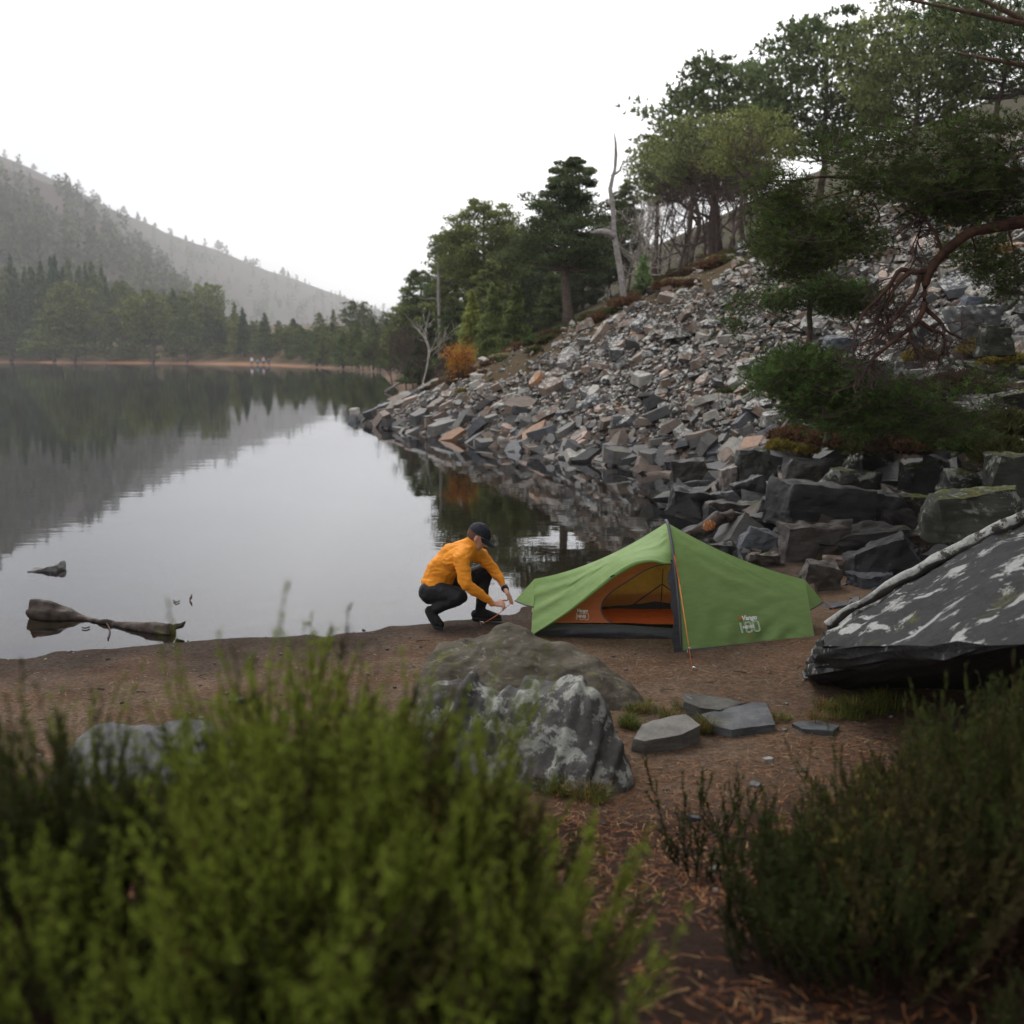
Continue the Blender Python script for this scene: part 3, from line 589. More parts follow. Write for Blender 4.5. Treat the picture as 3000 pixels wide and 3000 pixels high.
path_tree('gnarled_tree', 'gnarled leaning bare pine at the upper edge of the scree, left of its thicker neighbour', yb(2020, 790),
    [[(2015, 790, .16, 0), (2030, 730, .13, 0), (2045, 690, .12, 0), (2050, 650, .10, 0), (2040, 600, .09, 0), (2030, 560, .07, 0), (2022, 500, .05, 0), (2035, 440, .03, 0)],
     [(2045, 660, .08, 0), (2025, 625, .06, 0), (2000, 600, .05, 0), (1975, 585, .03, 0)], [(2038, 590, .07, 0), (2060, 560, .05, 0), (2085, 540, .03, 0), (2110, 500, .02, 0)],
     [(2030, 560, .06, 0), (2010, 540, .04, 0), (1985, 530, .03, 0), (1960, 505, .02, 0)], [(2045, 700, .05, 0), (2070, 690, .05, .3), (2085, 660, .03, .3)]], 'bark', twigs=7, seed=7, tl=0.45)
path_tree('gnarled_tree', 'thick-trunked gnarled pine at the upper edge of the scree, right of the leaning one', yb(2090, 750),
    [[(2092, 755, .26, 0), (2088, 700, .19, 0), (2085, 640, .18, 0), (2092, 580, .16, 0), (2090, 520, .12, 0), (2100, 440, .08, 0)],
     [(2088, 650, .10, 0), (2062, 628, .08, 0), (2040, 620, .06, 0), (2005, 590, .04, 0)], [(2090, 600, .10, 0), (2120, 560, .07, 0), (2135, 520, .05, 0), (2160, 480, .03, 0)],
     [(2092, 570, .09, 0), (2060, 545, .06, 0), (2040, 500, .05, 0), (2040, 450, .03, 0)], [(2086, 690, .07, 0), (2120, 665, .05, 0), (2140, 640, .04, 0), (2165, 640, .02, 0)],
     [(2092, 545, .07, 0), (2110, 510, .06, 0), (2120, 470, .04, 0)]], 'bark', twigs=8, seed=9, tl=0.5)

# growth closing the corner of the lake
for k in range(30):
    U = 820+k*13.5+r.uniform(-6, 6); Y = np.interp(U, [820, 1000, 1230], [225, 165, 84])+r.uniform(-4, 14); kind = ['layer', 'dome', 'cone'][k % 3]
    tree_at((kind, k % 3), 'pine_tree', {'layer': 'bushy pine near the corner of the lake', 'dome': 'rounded pine near the corner of the lake', 'cone': 'pointed conifer near the corner of the lake'}[kind], U, np.interp(U, [820, 1000, 1230], [965, 975, 930])+r.uniform(-30, 30), r.uniform(50, 90), Y, rz=k, group='trees around the corner of the lake')

# ------------------------------------------------------------------ rocks
GREY = (0.115, 0.108, 0.10); BLUE = (0.088, 0.09, 0.098); BROWN = (0.165, 0.122, 0.095); PINK = (0.30, 0.215, 0.17); PALE = (0.25, 0.235, 0.205); DARK = (0.055, 0.052, 0.052); RUST = (0.25, 0.125, 0.06)
def hull(pts):
    bm = bmesh.new(); [bm.verts.new(p) for p in np.asarray(pts).tolist()]; bm.verts.ensure_lookup_table()
    g = bmesh.ops.convex_hull(bm, input=bm.verts[:]); dl = [v for v in bm.verts if not v.link_faces]; bmesh.ops.delete(bm, geom=dl, context='VERTS')
    bmesh.ops.triangulate(bm, faces=bm.faces[:]); bm.verts.index_update()
    v = np.array([q.co[:] for q in bm.verts]); f = np.array([[w_.index for w_ in q.verts] for q in bm.faces]); bm.free(); return v, f
def block_pts(r, n=9, e=0.5):
    """angular slab: jittered box corners with a few cut off"""
    p = np.array([(x, y, z) for x in (-1, 1) for y in (-1, 1) for z in (-1, 1)], float); p += r.normal(0, 0.10, p.shape)
    p[:, :2] *= r.uniform(0.55, 1.05, (8, 1)); ex = r.uniform(-1, 1, (n, 3)); ex = unit(ex)*r.uniform(0.8, 1.15, (n, 1)); ex[:, 2] *= 0.8
    return np.concatenate([p, ex])*0.5
RP = []
r = np.random.default_rng(3)
def slab_pts(r):
    """split slate: a rough polygon plate, its top a little smaller and tilted"""
    n = r.integers(4, 7); a = np.sort(np.arange(n)*2*math.pi/n+r.uniform(-.35, .35, n)); rad = r.uniform(.75, 1.1, n); b = np.stack([np.cos(a)*rad, np.sin(a)*rad, 0*a-1+r.normal(0, .08, n)], -1)
    t = b*r.uniform(.72, 1.0)+np.array([r.normal(0, .12), r.normal(0, .12), 0]); t[:, 2] = 1+t[:, 0]*r.normal(0, .35)+t[:, 1]*r.normal(0, .25); return np.concatenate([b, t])*.5
for i in range(48): RP.append(hull(slab_pts(r)))
def rotm(n, yaw, jit, r):
    z = unit(np.array(n)+r.normal(0, jit, 3)); x = unit(np.cross([math.sin(yaw), math.cos(yaw), 0.01], z)); y = np.cross(z, x); return np.stack([x, y, z], 1)
def pick_tint(r, wet):
    c = [GREY, BLUE, BROWN, PINK, PALE, DARK, RUST][r.choice(7, p=[.33, .09, .33, .04, .02, .18, .01] if wet else [.36, .04, .31, .04, .11, .13, .01])]
    return np.array(c)*r.uniform(0.75, 1.25)*(0.85 if wet else 1.18)
def cname(c):
    c = np.array(c); b = c.mean(); w = c[0]/c[2]
    if w > 2: return 'rusty orange'
    if w > 1.45: return 'pinkish' if b > 0.19 else ('warm brown' if b > 0.11 else 'dark brown')
    if b > 0.24: return 'pale grey'
    return 'blue-grey' if w < 0.85 else ('dark grey' if b < 0.075 else 'mid grey')
def scatter_scree():
    r = np.random.default_rng(11); n = 106000
    x = r.uniform(-7.5, 22, n); y = r.uniform(13.0, 46, n); z = H(x, y)
    s1 = SL1*(0.87*(x-3.3)+0.5*(y-20.8)); h2 = 0.45*(x-np.interp(y, x0y, x0x)); q = np.stack([x, y, 0*x], -1)
    inscr = (s1-h2) < np.where(z > 1.3, -0.15, 0.15)+1.2*fbm(q*0.5, 3, 50); shore = (z > -0.35) & (z < 0.9)
    upper_left = (s1-h2) > -0.9; keep = (z > -0.3) & ((inscr) | (shore & (y < 50) & (x < -2)) | (upper_left & (r.random(n) < 0.10)))
    U = 1500+FPX*x/(y*cp_+(CAMZ-z)*sp_); keep &= (U < 3250) & (U > 900) & (z < 13)
    keep &= ~((y < 15.5) & (x < 3.6)) & ~((y < 13.8) & (x < 5)); keep &= ~((z < -0.12) & (y < 17))
    dist = np.hypot(x, y); prob = np.clip(1.0, 0, 1)*np.ones(n); keep &= r.random(n) < np.where(dist > 30, 0.85, 1.0)
    x, y, z = x[keep], y[keep], z[keep]; n = len(x)
    u = r.random(n); size = 0.065+0.145*u**1.7+0.36*(u > 0.93)*r.random(n)**2+0.45*(u > 0.992)*r.random(n); low = sstep(2.0, 0.0, z); size *= 1+0.6*low**2+0.8*low*(r.random(n) > 0.93)
    size *= 1+0.25*sstep(22, 15, y)+0.7*sstep(6, 9, x)*sstep(24, 16, y)
    eps = 0.3; gx = (H(x+eps, y)-H(x-eps, y))/(2*eps); gy = (H(x, y+eps)-H(x, y-eps))/(2*eps); nn = unit(np.stack([-gx, -gy, np.ones(n)], -1))
    items = []
    for i in range(n):
        v, f = RP[r.integers(0, 48)]; wet = z[i] < 0.45+0.9*r.random(); s = min(size[i], 0.85)
        dims = np.array([s*r.uniform(0.9, 1.5), s*r.uniform(0.6, 1.0), s*r.uniform(0.16, 0.42)])
        R = rotm(nn[i]*0.6+np.array([0, 0, 0.4]), r.uniform(0, 6.3), 0.30, r); pv = (v*dims)@R.T
        p = np.array([x[i], y[i], z[i]+s*r.uniform(0.0, 0.34)]); items.append((s/np.hypot(x[i], y[i]), p, pv, f, pick_tint(r, wet), wet, z[i]))
    items.sort(key=lambda a: -a[0])
    vis = lambda p: (850 < 1500+FPX*p[0]/p[1] < 2250) 
    first = []; rest = []
    for it in items: (first if (len(first) < 290 and vis(it[1])) else rest).append(it)
    for _, p, pv, f, c, wet, zz in first:
        pv = pv*min(1.0, (0.6+0.6*((p[0]*7.3) % 1))/np.ptp(pv, axis=0).max())
        zone = 'at the water edge of the scree' if zz < 0.3 else ('low on the scree just above the shore' if zz < 1.3 else ('halfway up the scree' if zz < 3 else 'high on the scree'))
        big = 'big' if np.ptp(pv, axis=0).max() > 0.62 else 'small'
        o = mk('scree_rock', pv, f, M['wetrock' if wet else 'scree'], attrs={'tint': np.tile(c, (len(pv), 1))}, loc=p)
        tag(o, f'{big} {cname(c)} angular slate rock lying {zone}', 'rock', 'angular slate rocks of the scree')
    A = MB(); B = MB()
    for _, p, pv, f, c, wet, zz in rest: (B if wet else A).add(pv+p, f, c)
    tag(A.build('scree', M['scree']), kind='stuff'); tag(B.build('shore_stones', M['wetrock']), kind='stuff'); print('scree', n)
scatter_scree()

def finish_rock(name, label, v, f, vox, mat, tint, seed, amp=0.03, sm=1, strat=0.0, sdir=(0.2, 0.1, 1), group=None, fs=4.0, smooth=True, cat='boulder', shake=None):
    co, tf, nm = subdiv(np.asarray(v, float), np.asarray(f), vox*1.5) if len(v) < 30 else remesh(v, f, vox, sm); o0 = np.array([*(co[:, :2].mean(0)), co[:, 2].min()])
    q = co*fs; d = amp*(fbm(q, 4, seed)*1.2-0.5*np.abs(fbm(q*0.7+9, 3, seed+4)))
    if strat: h = co@unit(np.array(sdir, float)); h = h+0.05*fbm(co*3, 2, seed); d += strat*(np.abs(((h*9+2*vnoise(co*1.5, seed)) % 1)-0.5)-0.25+0.8*vnoise(np.stack([h*22, 0*h, 0*h], -1), seed))
    co = co+nm*d[:, None]; t = np.tile(np.array(tint), (len(co), 1))*(1+0.25*fbm(co*2, 2, seed))[:, None]
    o = mk(name, co-o0, tf, M[mat], smooth=smooth, attrs={'tint': t}, loc=o0); sharp(o, 42); tag(o, label, cat, group); return o
def boulder(label, U0, U1, V0, V1, zb, mat, tint, seed, dep=0.75, tilt=(0, 0), n=5, name='boulder', flat=None, strat=0.012, cat='boulder', amp=None, cut=1.0):
    """one boulder, its foot and width taken from the photo"""
    r = np.random.default_rng(seed); Uc = (U0+U1)/2; b = G(Uc, V1, zb); Y = b[1]; dp = Y*cp_+(CAMZ-b[2])*sp_; w = (U1-U0)/FPX*dp
    top = P(Uc, V0, Y+w*dep*0.45); h = max(top[2]-zb, 0.10)
    pts = block_pts(r, n)*2*0.5; pts = pts/np.ptp(pts, axis=0); pts -= (pts.max(0)+pts.min(0))/2
    pts *= np.array([w*1.03, w*dep, h*1.25]); e = Euler((tilt[0], tilt[1], 0)).to_matrix(); pts = pts@np.array(e).T
    pts += np.array([b[0], Y+w*dep*0.5, zb+h*1.25/2-h*0.25]); v, f = hull(pts)
    return finish_rock(name, label, v, f, max(w, h)/30, mat, tuple(c_*(0.5 if mat in ('wetrock', 'mossrock') else 0.85) for c_ in tint), seed, amp=(amp or 0.085)*min(w, 1.0)**0.8, strat=0.7*strat*min(1, w), sdir=(math.sin(tilt[1])+0.1*r.normal(), -math.sin(tilt[0])+0.1*r.normal(), 1), fs=3.0/max(w, .3)*1.3, cat=cat, sm=1)  # wet and mossy tints halved, putting right-hand shade into the stone colour
BL = [  # U0 U1 V0 V1 base material tint label
 (2278, 2566, 1413, 1545, 0.25, 'wetrock', (.052, .05, .05), 'largest dark flat-topped slab of the shore boulders behind the tent', .6, (0.05, 0.10)),
 (2295, 2520, 1531, 1648, 0.00, 'wetrock', (.085, .068, .058), 'blocky brownish boulder with fine layers below the largest dark slab', .5, (0, 0.02)),
 (2131, 2312, 1504, 1572, 0.00, 'wetrock', (.05, .048, .046), 'long dark slab lying right of the driftwood', .5, (0, 0.06)),
 (2172, 2288, 1549, 1612, 0.0, 'slate', (.12, .125, .135), 'pointed light grey slate boulder standing in the pool behind the tent', .6, (0.1, 0.25)),
 (2300, 2470, 1336, 1412, 0.55, 'wetrock', (.085, .078, .072), 'wide grey block ledge above the largest dark slab', .5, (0, 0.05)),
 (2382, 2450, 1375, 1422, 0.5, 'wetrock', (.10, .078, .06), 'small brown round boulder perched behind the largest dark slab', .7, (0, 0)),
 (2434, 2608, 1375, 1440, 0.5, 'mossrock', (.085, .08, .07), 'wedge-shaped brown and grey boulder right of the small brown one', .6, (0, 0.15)),
 (2657, 2776, 1350, 1446, 0.45, 'mossrock', (.09, .095, .085), 'peaked grey boulder with lichen patches beside the dark hollow', .7, (0, -0.15)),
 (2730, 3060, 1431, 1560, 0.70, 'mossrock', (.10, .105, .085), 'large mossy boulder with a white lichen cap at the right edge', .6, (0, -0.12)),
 (2705, 2880, 1505, 1645, 0.05, 'mossrock', (.065, .05, .042), 'dark brown undercut block beneath the large mossy boulder', .6, (0, 0)),
 (2515, 2645, 1439, 1522, 0.35, 'wetrock', (.065, .062, .062), 'dark ribbed boulder right of the largest dark slab', .7, (0.1, 0.2)),
 (2643, 2720, 1446, 1500, 0.38, 'mossrock', (.10, .09, .07), 'pyramid-shaped olive boulder between the dark ribbed and the mossy one', .8, (0, 0)),
 (2589, 2712, 1493, 1550, 0.25, 'wetrock', (.07, .06, .055), 'low brown-grey boulder under the pyramid-shaped one', .7, (0, 0.05)),
 (2400, 2680, 1551, 1648, 0.0, 'wetrock', (.058, .052, .048), 'broad dark brown boulder reaching to the wet mud', .5, (0, -0.12)),
 (2480, 2700, 1588, 1702, 0.03, 'wetrock', (.045, .045, .048), 'smooth dark leaning boulder in front of the broad brown one', .5, (0, -0.28)),
 (2506, 2650, 1682, 1730, 0.06, 'slate', (.06, .062, .07), 'flat blue-grey slab at the foot of the smooth leaning boulder', .7, (0, 0)),
 (2361, 2483, 1649, 1733, 0.06, 'wetrock', (.115, .098, .085), 'grey-brown layered rock on the sand right of the tent', .8, (0.1, 0.2)),
 (2434, 2530, 1634, 1684, 0.06, 'wetrock', (.16, .105, .08), 'reddish brown flat-topped rock on the wet mud', .8, (0, 0)),
 (2196, 2300, 1620, 1660, 0.01, 'wetrock', (.135, .11, .09), 'light brown low rock at the pool edge just above the tent ridge', .6, (0, 0.03)),
 (2078, 2152, 1592, 1630, -0.02, 'wetrock', (.065, .06, .058), 'dark rock half sunk in the pool just above the tent ridge', .6, (0, 0)),
 (2640, 2720, 1303, 1360, 0.7, 'wetrock', (.08, .085, .095), 'blue-grey slab leaning over the dark hollow', .8, (0.2, -0.3)),
 (2337, 2402, 1243, 1325, 0.9, 'mossrock', (.12, .12, .105), 'upright rounded grey boulder beside the rusty bushes', .8, (0, 0.1)),
 (1966, 2074, 1431, 1512, 0.0, 'wetrock', (.05, .046, .044), 'tilted dark boulder at the point where the pool opens to the lake', .7, (0, 0.2)),
 (2073, 2226, 1468, 1526, 0.0, 'wetrock', (.085, .07, .058), 'brown humped boulder behind the driftwood', .6, (0, 0)),
 (2077, 2175, 1438, 1484, 0.15, 'wetrock', (.10, .10, .105), 'smooth grey boulder with a pointed left end above the brown humped one', .7, (0, -0.2)),
 (2154, 2250, 1402, 1458, 0.25, 'wetrock', (.07, .07, .075), 'dark grey slab tilted up to the right behind the smooth grey one', .6, (0, -0.35)),
 (2250, 2324, 1405, 1474, 0.25, 'slate', (.19, .14, .115), 'light pinkish brown boulder with upright grain', .8, (0, 0)),
 (2218, 2332, 1464, 1536, 0.1, 'wetrock', (.10, .088, .085), 'purple-grey ribbed boulder left of the largest dark slab', .7, (0.1, 0.3)),
 (1970, 2078, 1347, 1412, 0.05, 'wetrock', (.075, .062, .052), 'dark brown domed boulder at the scree foot', .7, (0, -0.1)),
 (2113, 2164, 1363, 1427, 0.3, 'slate', (.26, .225, .20), 'pale triangular block with a white top', .8, (0, -0.15)),
 (2158, 2278, 1312, 1392, 0.5, 'wetrock', (.07, .068, .06), 'overhanging slab with a green water line and deep shade beneath', .6, (0, -0.1)),
 (2775, 2870, 1373, 1456, 0.6, 'mossrock', (.10, .10, .085), 'mossy rounded boulder above the dark brown undercut block', .7, (0, 0.1)),
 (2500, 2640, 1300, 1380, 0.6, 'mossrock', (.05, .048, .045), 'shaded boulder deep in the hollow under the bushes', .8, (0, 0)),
 (2900, 3060, 1330, 1440, 0.9, 'mossrock', (.09, .09, .075), 'mossy boulder at the right edge above the white-capped one', .8, (0, 0)),
 (2100, 2180, 1390, 1440, 0.2, 'wetrock', (.09, .08, .07), 'long tilted block left of the pale triangular one', .5, (0, -0.5)),
 (1213, 1340, 1134, 1204, 0.35, 'slate', (.15, .14, .13), 'large flat grey slab at the point of the scree', .8, (0.15, 0.1)),
 (1655, 1812, 1240, 1296, 0.1, 'wetrock', (.055, .057, .063), 'long flat dark slab with a shadow gap beneath, above the shore', .5, (0.12, 0)),
 (1458, 1572, 1284, 1314, 0.0, 'slate', (.20, .175, .155), 'flat beige slab lying in the shallow water by the shore', .7, (0.05, 0)),
 (1498, 1565, 1136, 1176, 0.9, 'slate', (.42, .33, .27), 'bright pinkish white block low on the scree', .7, (0, 0)),
 (1353, 1396, 1233, 1260, 0.1, 'slate', (.40, .33, .23), 'small cream-coloured block near the shore', .8, (0, 0)),
 (1372, 1418, 1158, 1192, 0.6, 'slate', (.17, .175, .18), 'light grey angular block above the point of the scree', .8, (0, 0)),
 (1608, 1656, 1265, 1298, 0.1, 'slate', (.22, .16, .13), 'rosy block tilted against the long dark slab', .8, (0, -0.3)),
 (1360, 1398, 1085, 1114, 0.9, 'mossrock', (.16, .15, .12), 'rounded grey-brown boulder beside the orange birch', .8, (0, 0)),
 (1120, 1180, 1185, 1215, 0.02, 'wetrock', (.09, .09, .09), 'grey slab low on the spit', .7, (0, 0)),
 (1812, 1868, 1184, 1234, 0.6, 'slate', (.17, .175, .17), 'upright square block with a flat light top', .7, (0, 0.1)),
 (1884, 1938, 1222, 1262, 0.4, 'slate', (.14, .145, .15), 'smooth light slab tilted toward the water', .8, (0, -0.3)),
 (1020, 1056, 1196, 1212, 0.0, 'slate', (.40, .36, .32), 'single pale rock breaking the water off the spit', .7, (0, -0.2)),
 (2797, 2942, 895, 972, None, 'scree', (.12, .12, .12), 'big lichen-spotted boulder high on the right slope', .7, (0, 0)),
 (2820, 2890, 865, 912, None, 'slate', (.10, .11, .13), 'blue-grey angular boulder on top of the lichen-spotted one', .7, (0.1, 0.1)),
 (2880, 2980, 955, 1026, None, 'mossrock', (.12, .12, .10), 'boulder with moss on its crown beside a dark gap', .7, (0, 0)),
 (2925, 3060, 1000, 1070, None, 'scree', (.11, .10, .10), 'grey slab at the right edge of the upper slope', .6, (0, -0.2)),
 (2740, 2840, 1170, 1228, None, 'scree', (.16, .16, .16), 'white-streaked flat boulder below the dead branches', .7, (0.1, -0.1)),
 (2875, 2945, 1190, 1272, None, 'scree', (.14, .13, .12), 'tall pale-topped boulder under the right edge bushes', .7, (0, 0)),
 (2420, 2520, 985, 1022, None, 'slate', (.10, .108, .125), 'flat blue-grey slab behind the thin pine trunk', .7, (0.1, 0.1)),
 (2600, 2680, 1030, 1085, None, 'scree', (.13, .13, .13), 'grey boulder behind the hanging red-barked limb', .7, (0, 0)),
 (2960, 3120, 1120, 1200, None, 'mossrock', (.11, .11, .10), 'large shaded boulder at the right edge of the mid slope', .7, (0, 0))]
for i, (U0, U1, V0, V1, zb, mat, tint, lab, dep, tl) in enumerate(BL):
    if zb is None: zb = float(ghit((U0+U1)/2, V1-4)[2])-0.05
    boulder(lab, U0, U1, V0, V1, zb, mat, tint, 300+i, dep, tl)
# rest of the tumbled blocks between and behind the big ones
def filler():
    r = np.random.default_rng(23); k = 0; A = []
    for i in range(900):
        x = r.uniform(2.6, 11.5); y = r.uniform(11.0, 19.5); z = float(H(x, y)); U = 1500+FPX*x/y
        if U < 1985 or U > 3200 or (y < 12.6 and U < 2420) or (y < 12.0 and U < 2560): continue
        s = r.uniform(0.35, 0.95)*(0.7 if y < 13 else 1); c = np.array([DARK, GREY, BROWN, (.07, .06, .055), (.08, .08, .075)][r.integers(0, 5)])*r.uniform(0.6, 0.95)
        v, f = RP[r.integers(0, 48)]; R = rotm((0, 0, 1), r.uniform(0, 6.3), 0.35, r); pv = (v*np.array([s*1.3, s*0.9, s*0.6]))@R.T; zz = max(z, -0.25)+s*0.12
        A.append((s/y, np.array([x, y, zz]), pv, f, c)); k += 1
        if k > 190: break
    A.sort(key=lambda a: -a[0])
    for j, (q, p, pv, f, c) in enumerate(A):
        w = np.ptp(pv, axis=0).max(); col = cname(c)
        c = c*0.5  # block tint halved too, for the shade over these boulders
        finish_rock('boulder', f'{col} tumbled block wedged among the shore boulders right of the pool' if p[1] < 15 else f'{col} tumbled block at the foot of the bushy slope', pv*1.15+p, f, w/9, 'wetrock' if p[2] < 0.7 else 'mossrock', c, 500+j, amp=0.05, sm=1, strat=0.005, group='tumbled blocks between the large boulders', fs=3)
filler()

# ------------------------------------------------------------------ the rocks on the near bank
def outline_rock(name, label, top, yt, yb_, dback, mat, tint, seed, vox, sm=4, amp=0.02, fs=5, vb=None, front=0.12, strat=0.0, sdir=(0, 0, 1), cat='boulder'):
    """a lumpy boulder: its skyline is given; bulk is built behind and below it"""
    top = np.array(top, float); n = len(top); YT = np.interp(np.arange(n), np.linspace(0, n-1, len(yt)), yt); YB = np.interp(np.arange(n), np.linspace(0, n-1, len(yb_)), yb_)
    tp = P(top[:, 0], top[:, 1], YT); V, F, o = [], [], 0
    for i in range(n-1):
        a, b = tp[i], tp[i+1]; pts = []
        for q, yb1 in ((a, YB[i]), (b, YB[i+1])):
            g = float(H(q[0], yb1))-0.12; hh = q[2]-g
            pts += [q+[0, -0.03, -0.02], q+[0, dback*0.4, 0.01], q+[0, dback*0.8, -hh*0.35], [q[0], yb1+0.02, g], [q[0], q[1]+dback, g], [q[0], yb1*0.5+q[1]*0.5-front, g+hh*0.55], [q[0], yb1*0.25+q[1]*0.75-front*0.8, g+hh*0.85]]
        v, f = hull(pts); V.append(v); F.append(f+o); o += len(v)
    return finish_rock(name, label, np.concatenate(V), np.concatenate(F), vox, mat, tint, seed, amp, sm, strat=strat, sdir=sdir, fs=fs, cat=cat)
outline_rock('boulder', 'rounded brown layered boulder on the beach in front of the tent', [(1228, 2010), (1240, 1945), (1268, 1912), (1291, 1897), (1349, 1899), (1390, 1887), (1415, 1866), (1465, 1849), (1514, 1853), (1564, 1874), (1618, 1899), (1688, 1907), (1750, 1932), (1812, 1982), (1862, 2036), (1908, 2088)],
    [6.75, 6.9, 7.0, 6.9, 6.55], [6.0, 6.0, 6.1, 6.3, 6.45], 0.35, 'brownboulder', (.088, .074, .054), 71, 0.022, 5, 0.04, 6, strat=0.018, sdir=(0.35, -0.4, 0.85))
outline_rock('boulder', 'lichen-white craggy boulder nearest the camera with a steep right face', [(1240, 2075), (1262, 2050), (1291, 2030), (1340, 2012), (1382, 2000), (1410, 2010), (1440, 2036), (1480, 2040), (1547, 2016), (1585, 2012), (1612, 2020), (1640, 2030), (1688, 2000), (1730, 2006), (1771, 2046), (1800, 2100), (1825, 2175), (1842, 2250)],
    [5.6, 5.55, 5.5, 5.35, 5.3], [5.2, 5.15, 5.0, 4.85, 5.05], 0.30, 'paleboulder', (.085, .08, .076), 72, 0.016, 1, 0.035, 6, strat=0.034, sdir=(1.0, -0.25, -0.2), front=-0.02)
outline_rock('boulder', 'low grey boulder half hidden in the heather at the lower left', [(215, 2200), (235, 2150), (300, 2143), (373, 2147), (468, 2141), (540, 2138), (600, 2135), (625, 2160), (640, 2220)],
    [5.6, 5.75, 5.6], [5.0, 4.9, 5.1], 0.3, 'brownboulder', (.12, .12, .125), 73, 0.02, 4, 0.03, 5)
outline_rock('boulder', 'small pale boulder between the heather clumps left of the craggy one', [(665, 2235), (700, 2200), (745, 2168), (790, 2164), (830, 2180), (850, 2230)], [5.4, 5.4], [4.9, 4.95], 0.25, 'paleboulder', (.13, .13, .125), 74, 0.018, 3, 0.03, 6)
0 and outline_rock('boulder', 'dark rock behind the heather at the left of the craggy boulder', [(1130, 2045), (1160, 2020), (1200, 2022), (1240, 2060)], [5.9, 5.9], [5.6, 5.6], 0.2, 'brownboulder', (.06, .055, .045), 75, 0.018, 3, 0.02, 6)
def flat_slab(label, pts, zt, th, tint, seed, name='flat_stone', mat='slate', slope=(0, 0)):
    pts = np.array(pts, float); tp = G(pts[:, 0], pts[:, 1], zt); 
    for _ in range(2): z = zt+slope[0]*(tp[:, 0]-tp[:, 0].mean())+slope[1]*(tp[:, 1]-tp[:, 1].mean()); tp = np.stack([G(u, v_, zz) for (u, v_), zz in zip(pts, z)])
    c = tp.mean(0); bt = c+(tp-c)*1.03; bt[:, 2] = tp[:, 2]-th; v, f = hull(np.concatenate([tp, bt]))
    return finish_rock(name, label, v, f, 0.014, mat, tint, seed, amp=0.012, sm=1, strat=0.004, fs=7, cat='flat stone')
def gz(U, V): return float(ghit(U, V)[2])
z1 = gz(1950, 2190); z2 = gz(2160, 2150); z3 = gz(2080, 2075)
flat_slab('smooth light grey wedge of slate with a thin crack, left of the flat stones', [(1856, 2164), (1880, 2121), (1920, 2110), (2008, 2090), (2032, 2108), (2052, 2124), (2000, 2150), (1890, 2172)], z1+0.10, 0.16, (.155, .145, .13), 81, slope=(0.05, 0.06))
flat_slab('broad blue-grey flagstone, the largest of the flat stones by the path', [(2054, 2092), (2184, 2057), (2242, 2054), (2262, 2095), (2272, 2120), (2144, 2138), (2090, 2124)], z2+0.07, 0.13, (.105, .106, .110), 82, slope=(0, 0.10))
flat_slab('dark narrow slab behind the broad flagstone', [(2003, 2034), (2025, 2031), (2126, 2048), (2173, 2061), (2110, 2080), (2050, 2072), (2004, 2055)], z3+0.10, 0.16, (.085, .08, .07), 83, slope=(-0.12, 0.05))
flat_slab('sunken flat stone at the foot of the right heather', [(2318, 2117), (2400, 2108), (2460, 2125), (2440, 2142), (2350, 2135)], gz(2390, 2125)+0.03, 0.08, (.10, .105, .11), 84)
flat_slab('small flat stone beside the big leaning slab', [(2350, 1968), (2388, 1966), (2392, 1984), (2356, 1986)], gz(2370, 1980)+0.03, 0.06, (.13, .125, .12), 85)
flat_slab('flat dark stone in the sand right of the tent', [(2405, 1762), (2470, 1760), (2490, 1772), (2430, 1780)], gz(2440, 1772)+0.03, 0.06, (.085, .085, .09), 86)
for k, (U, V, w_, lab, t_) in enumerate([(2250, 2232, 55, 'pale rounded stone on the dark needle path', (.22, .2, .18)), (2210, 2305, 45, 'half-buried stone beside the small dark heather sprig', (.12, .12, .12)), (2360, 2262, 30, 'small dark stone under the right heather', (.06, .06, .065)), (2040, 2405, 60, 'flat grey stone sunk in the path at the bottom', (.08, .082, .09)), (690, 2060, 60, 'dark splinter of slate lying on the beach behind the heather', (.10, .11, .12)), (590, 2105, 22, 'small bluish chip of slate on the beach', (.15, .16, .17)), (150, 2078, 20, 'dark pebble on the beach at the left', (.07, .07, .07)), (300, 2022, 30, 'dark lump of bark lying on the beach', (.05, .045, .04))]):
    p = ghit(U, V); v, f = RP[(k*7) % 48]; s = w_/FPX*p[1]; finish_rock('stone', lab, v*np.array([s, s*0.7, s*0.35])+p+[0, 0, s*0.05], f, s/14, 'slate', t_, 620+k, amp=0.01*s*3, cat='stone', fs=6/s*0.2)
# the great leaning slab at the right
sl_pts = [P(2408, 1888, 6.45), P(2515, 1884, 6.1), P(2664, 1884, 5.6), P(3000, 1884, 4.5), P(3350, 1850, 4.3), P(2363, 1978, 6.85), P(2395, 2010, 7.0), P(2448, 2046, 7.15), P(2432, 1838, 7.4), P(2655, 1702, 7.3), P(3000, 1518, 7.0), P(3350, 1400, 6.8), np.array([3.9, 7.1, .05]), np.array([2.45, 7.15, .02])]
sl_pts += [np.array([q[0], q[1]+0.5, 0.0]) for q in sl_pts[8:12]]
v, f = hull(sl_pts)
finish_rock('leaning_slab', 'huge tilted dark slab streaked with white lichen at the right, its underside black', v, f, 0.034, 'slabrock', (.026, .025, .0255), 91, amp=0.05, sm=2, strat=0.028, sdir=(-0.35, -0.75, 0.55), fs=5.5, cat='boulder')
lg = [P(2425, 1826, 7.32), P(2500, 1780, 7.3), P(2556, 1748, 7.3), P(2689, 1673, 7.2), P(2788, 1614, 7.15), P(2904, 1560, 7.05), P(3010, 1512, 7.0), P(3200, 1430, 6.9)]
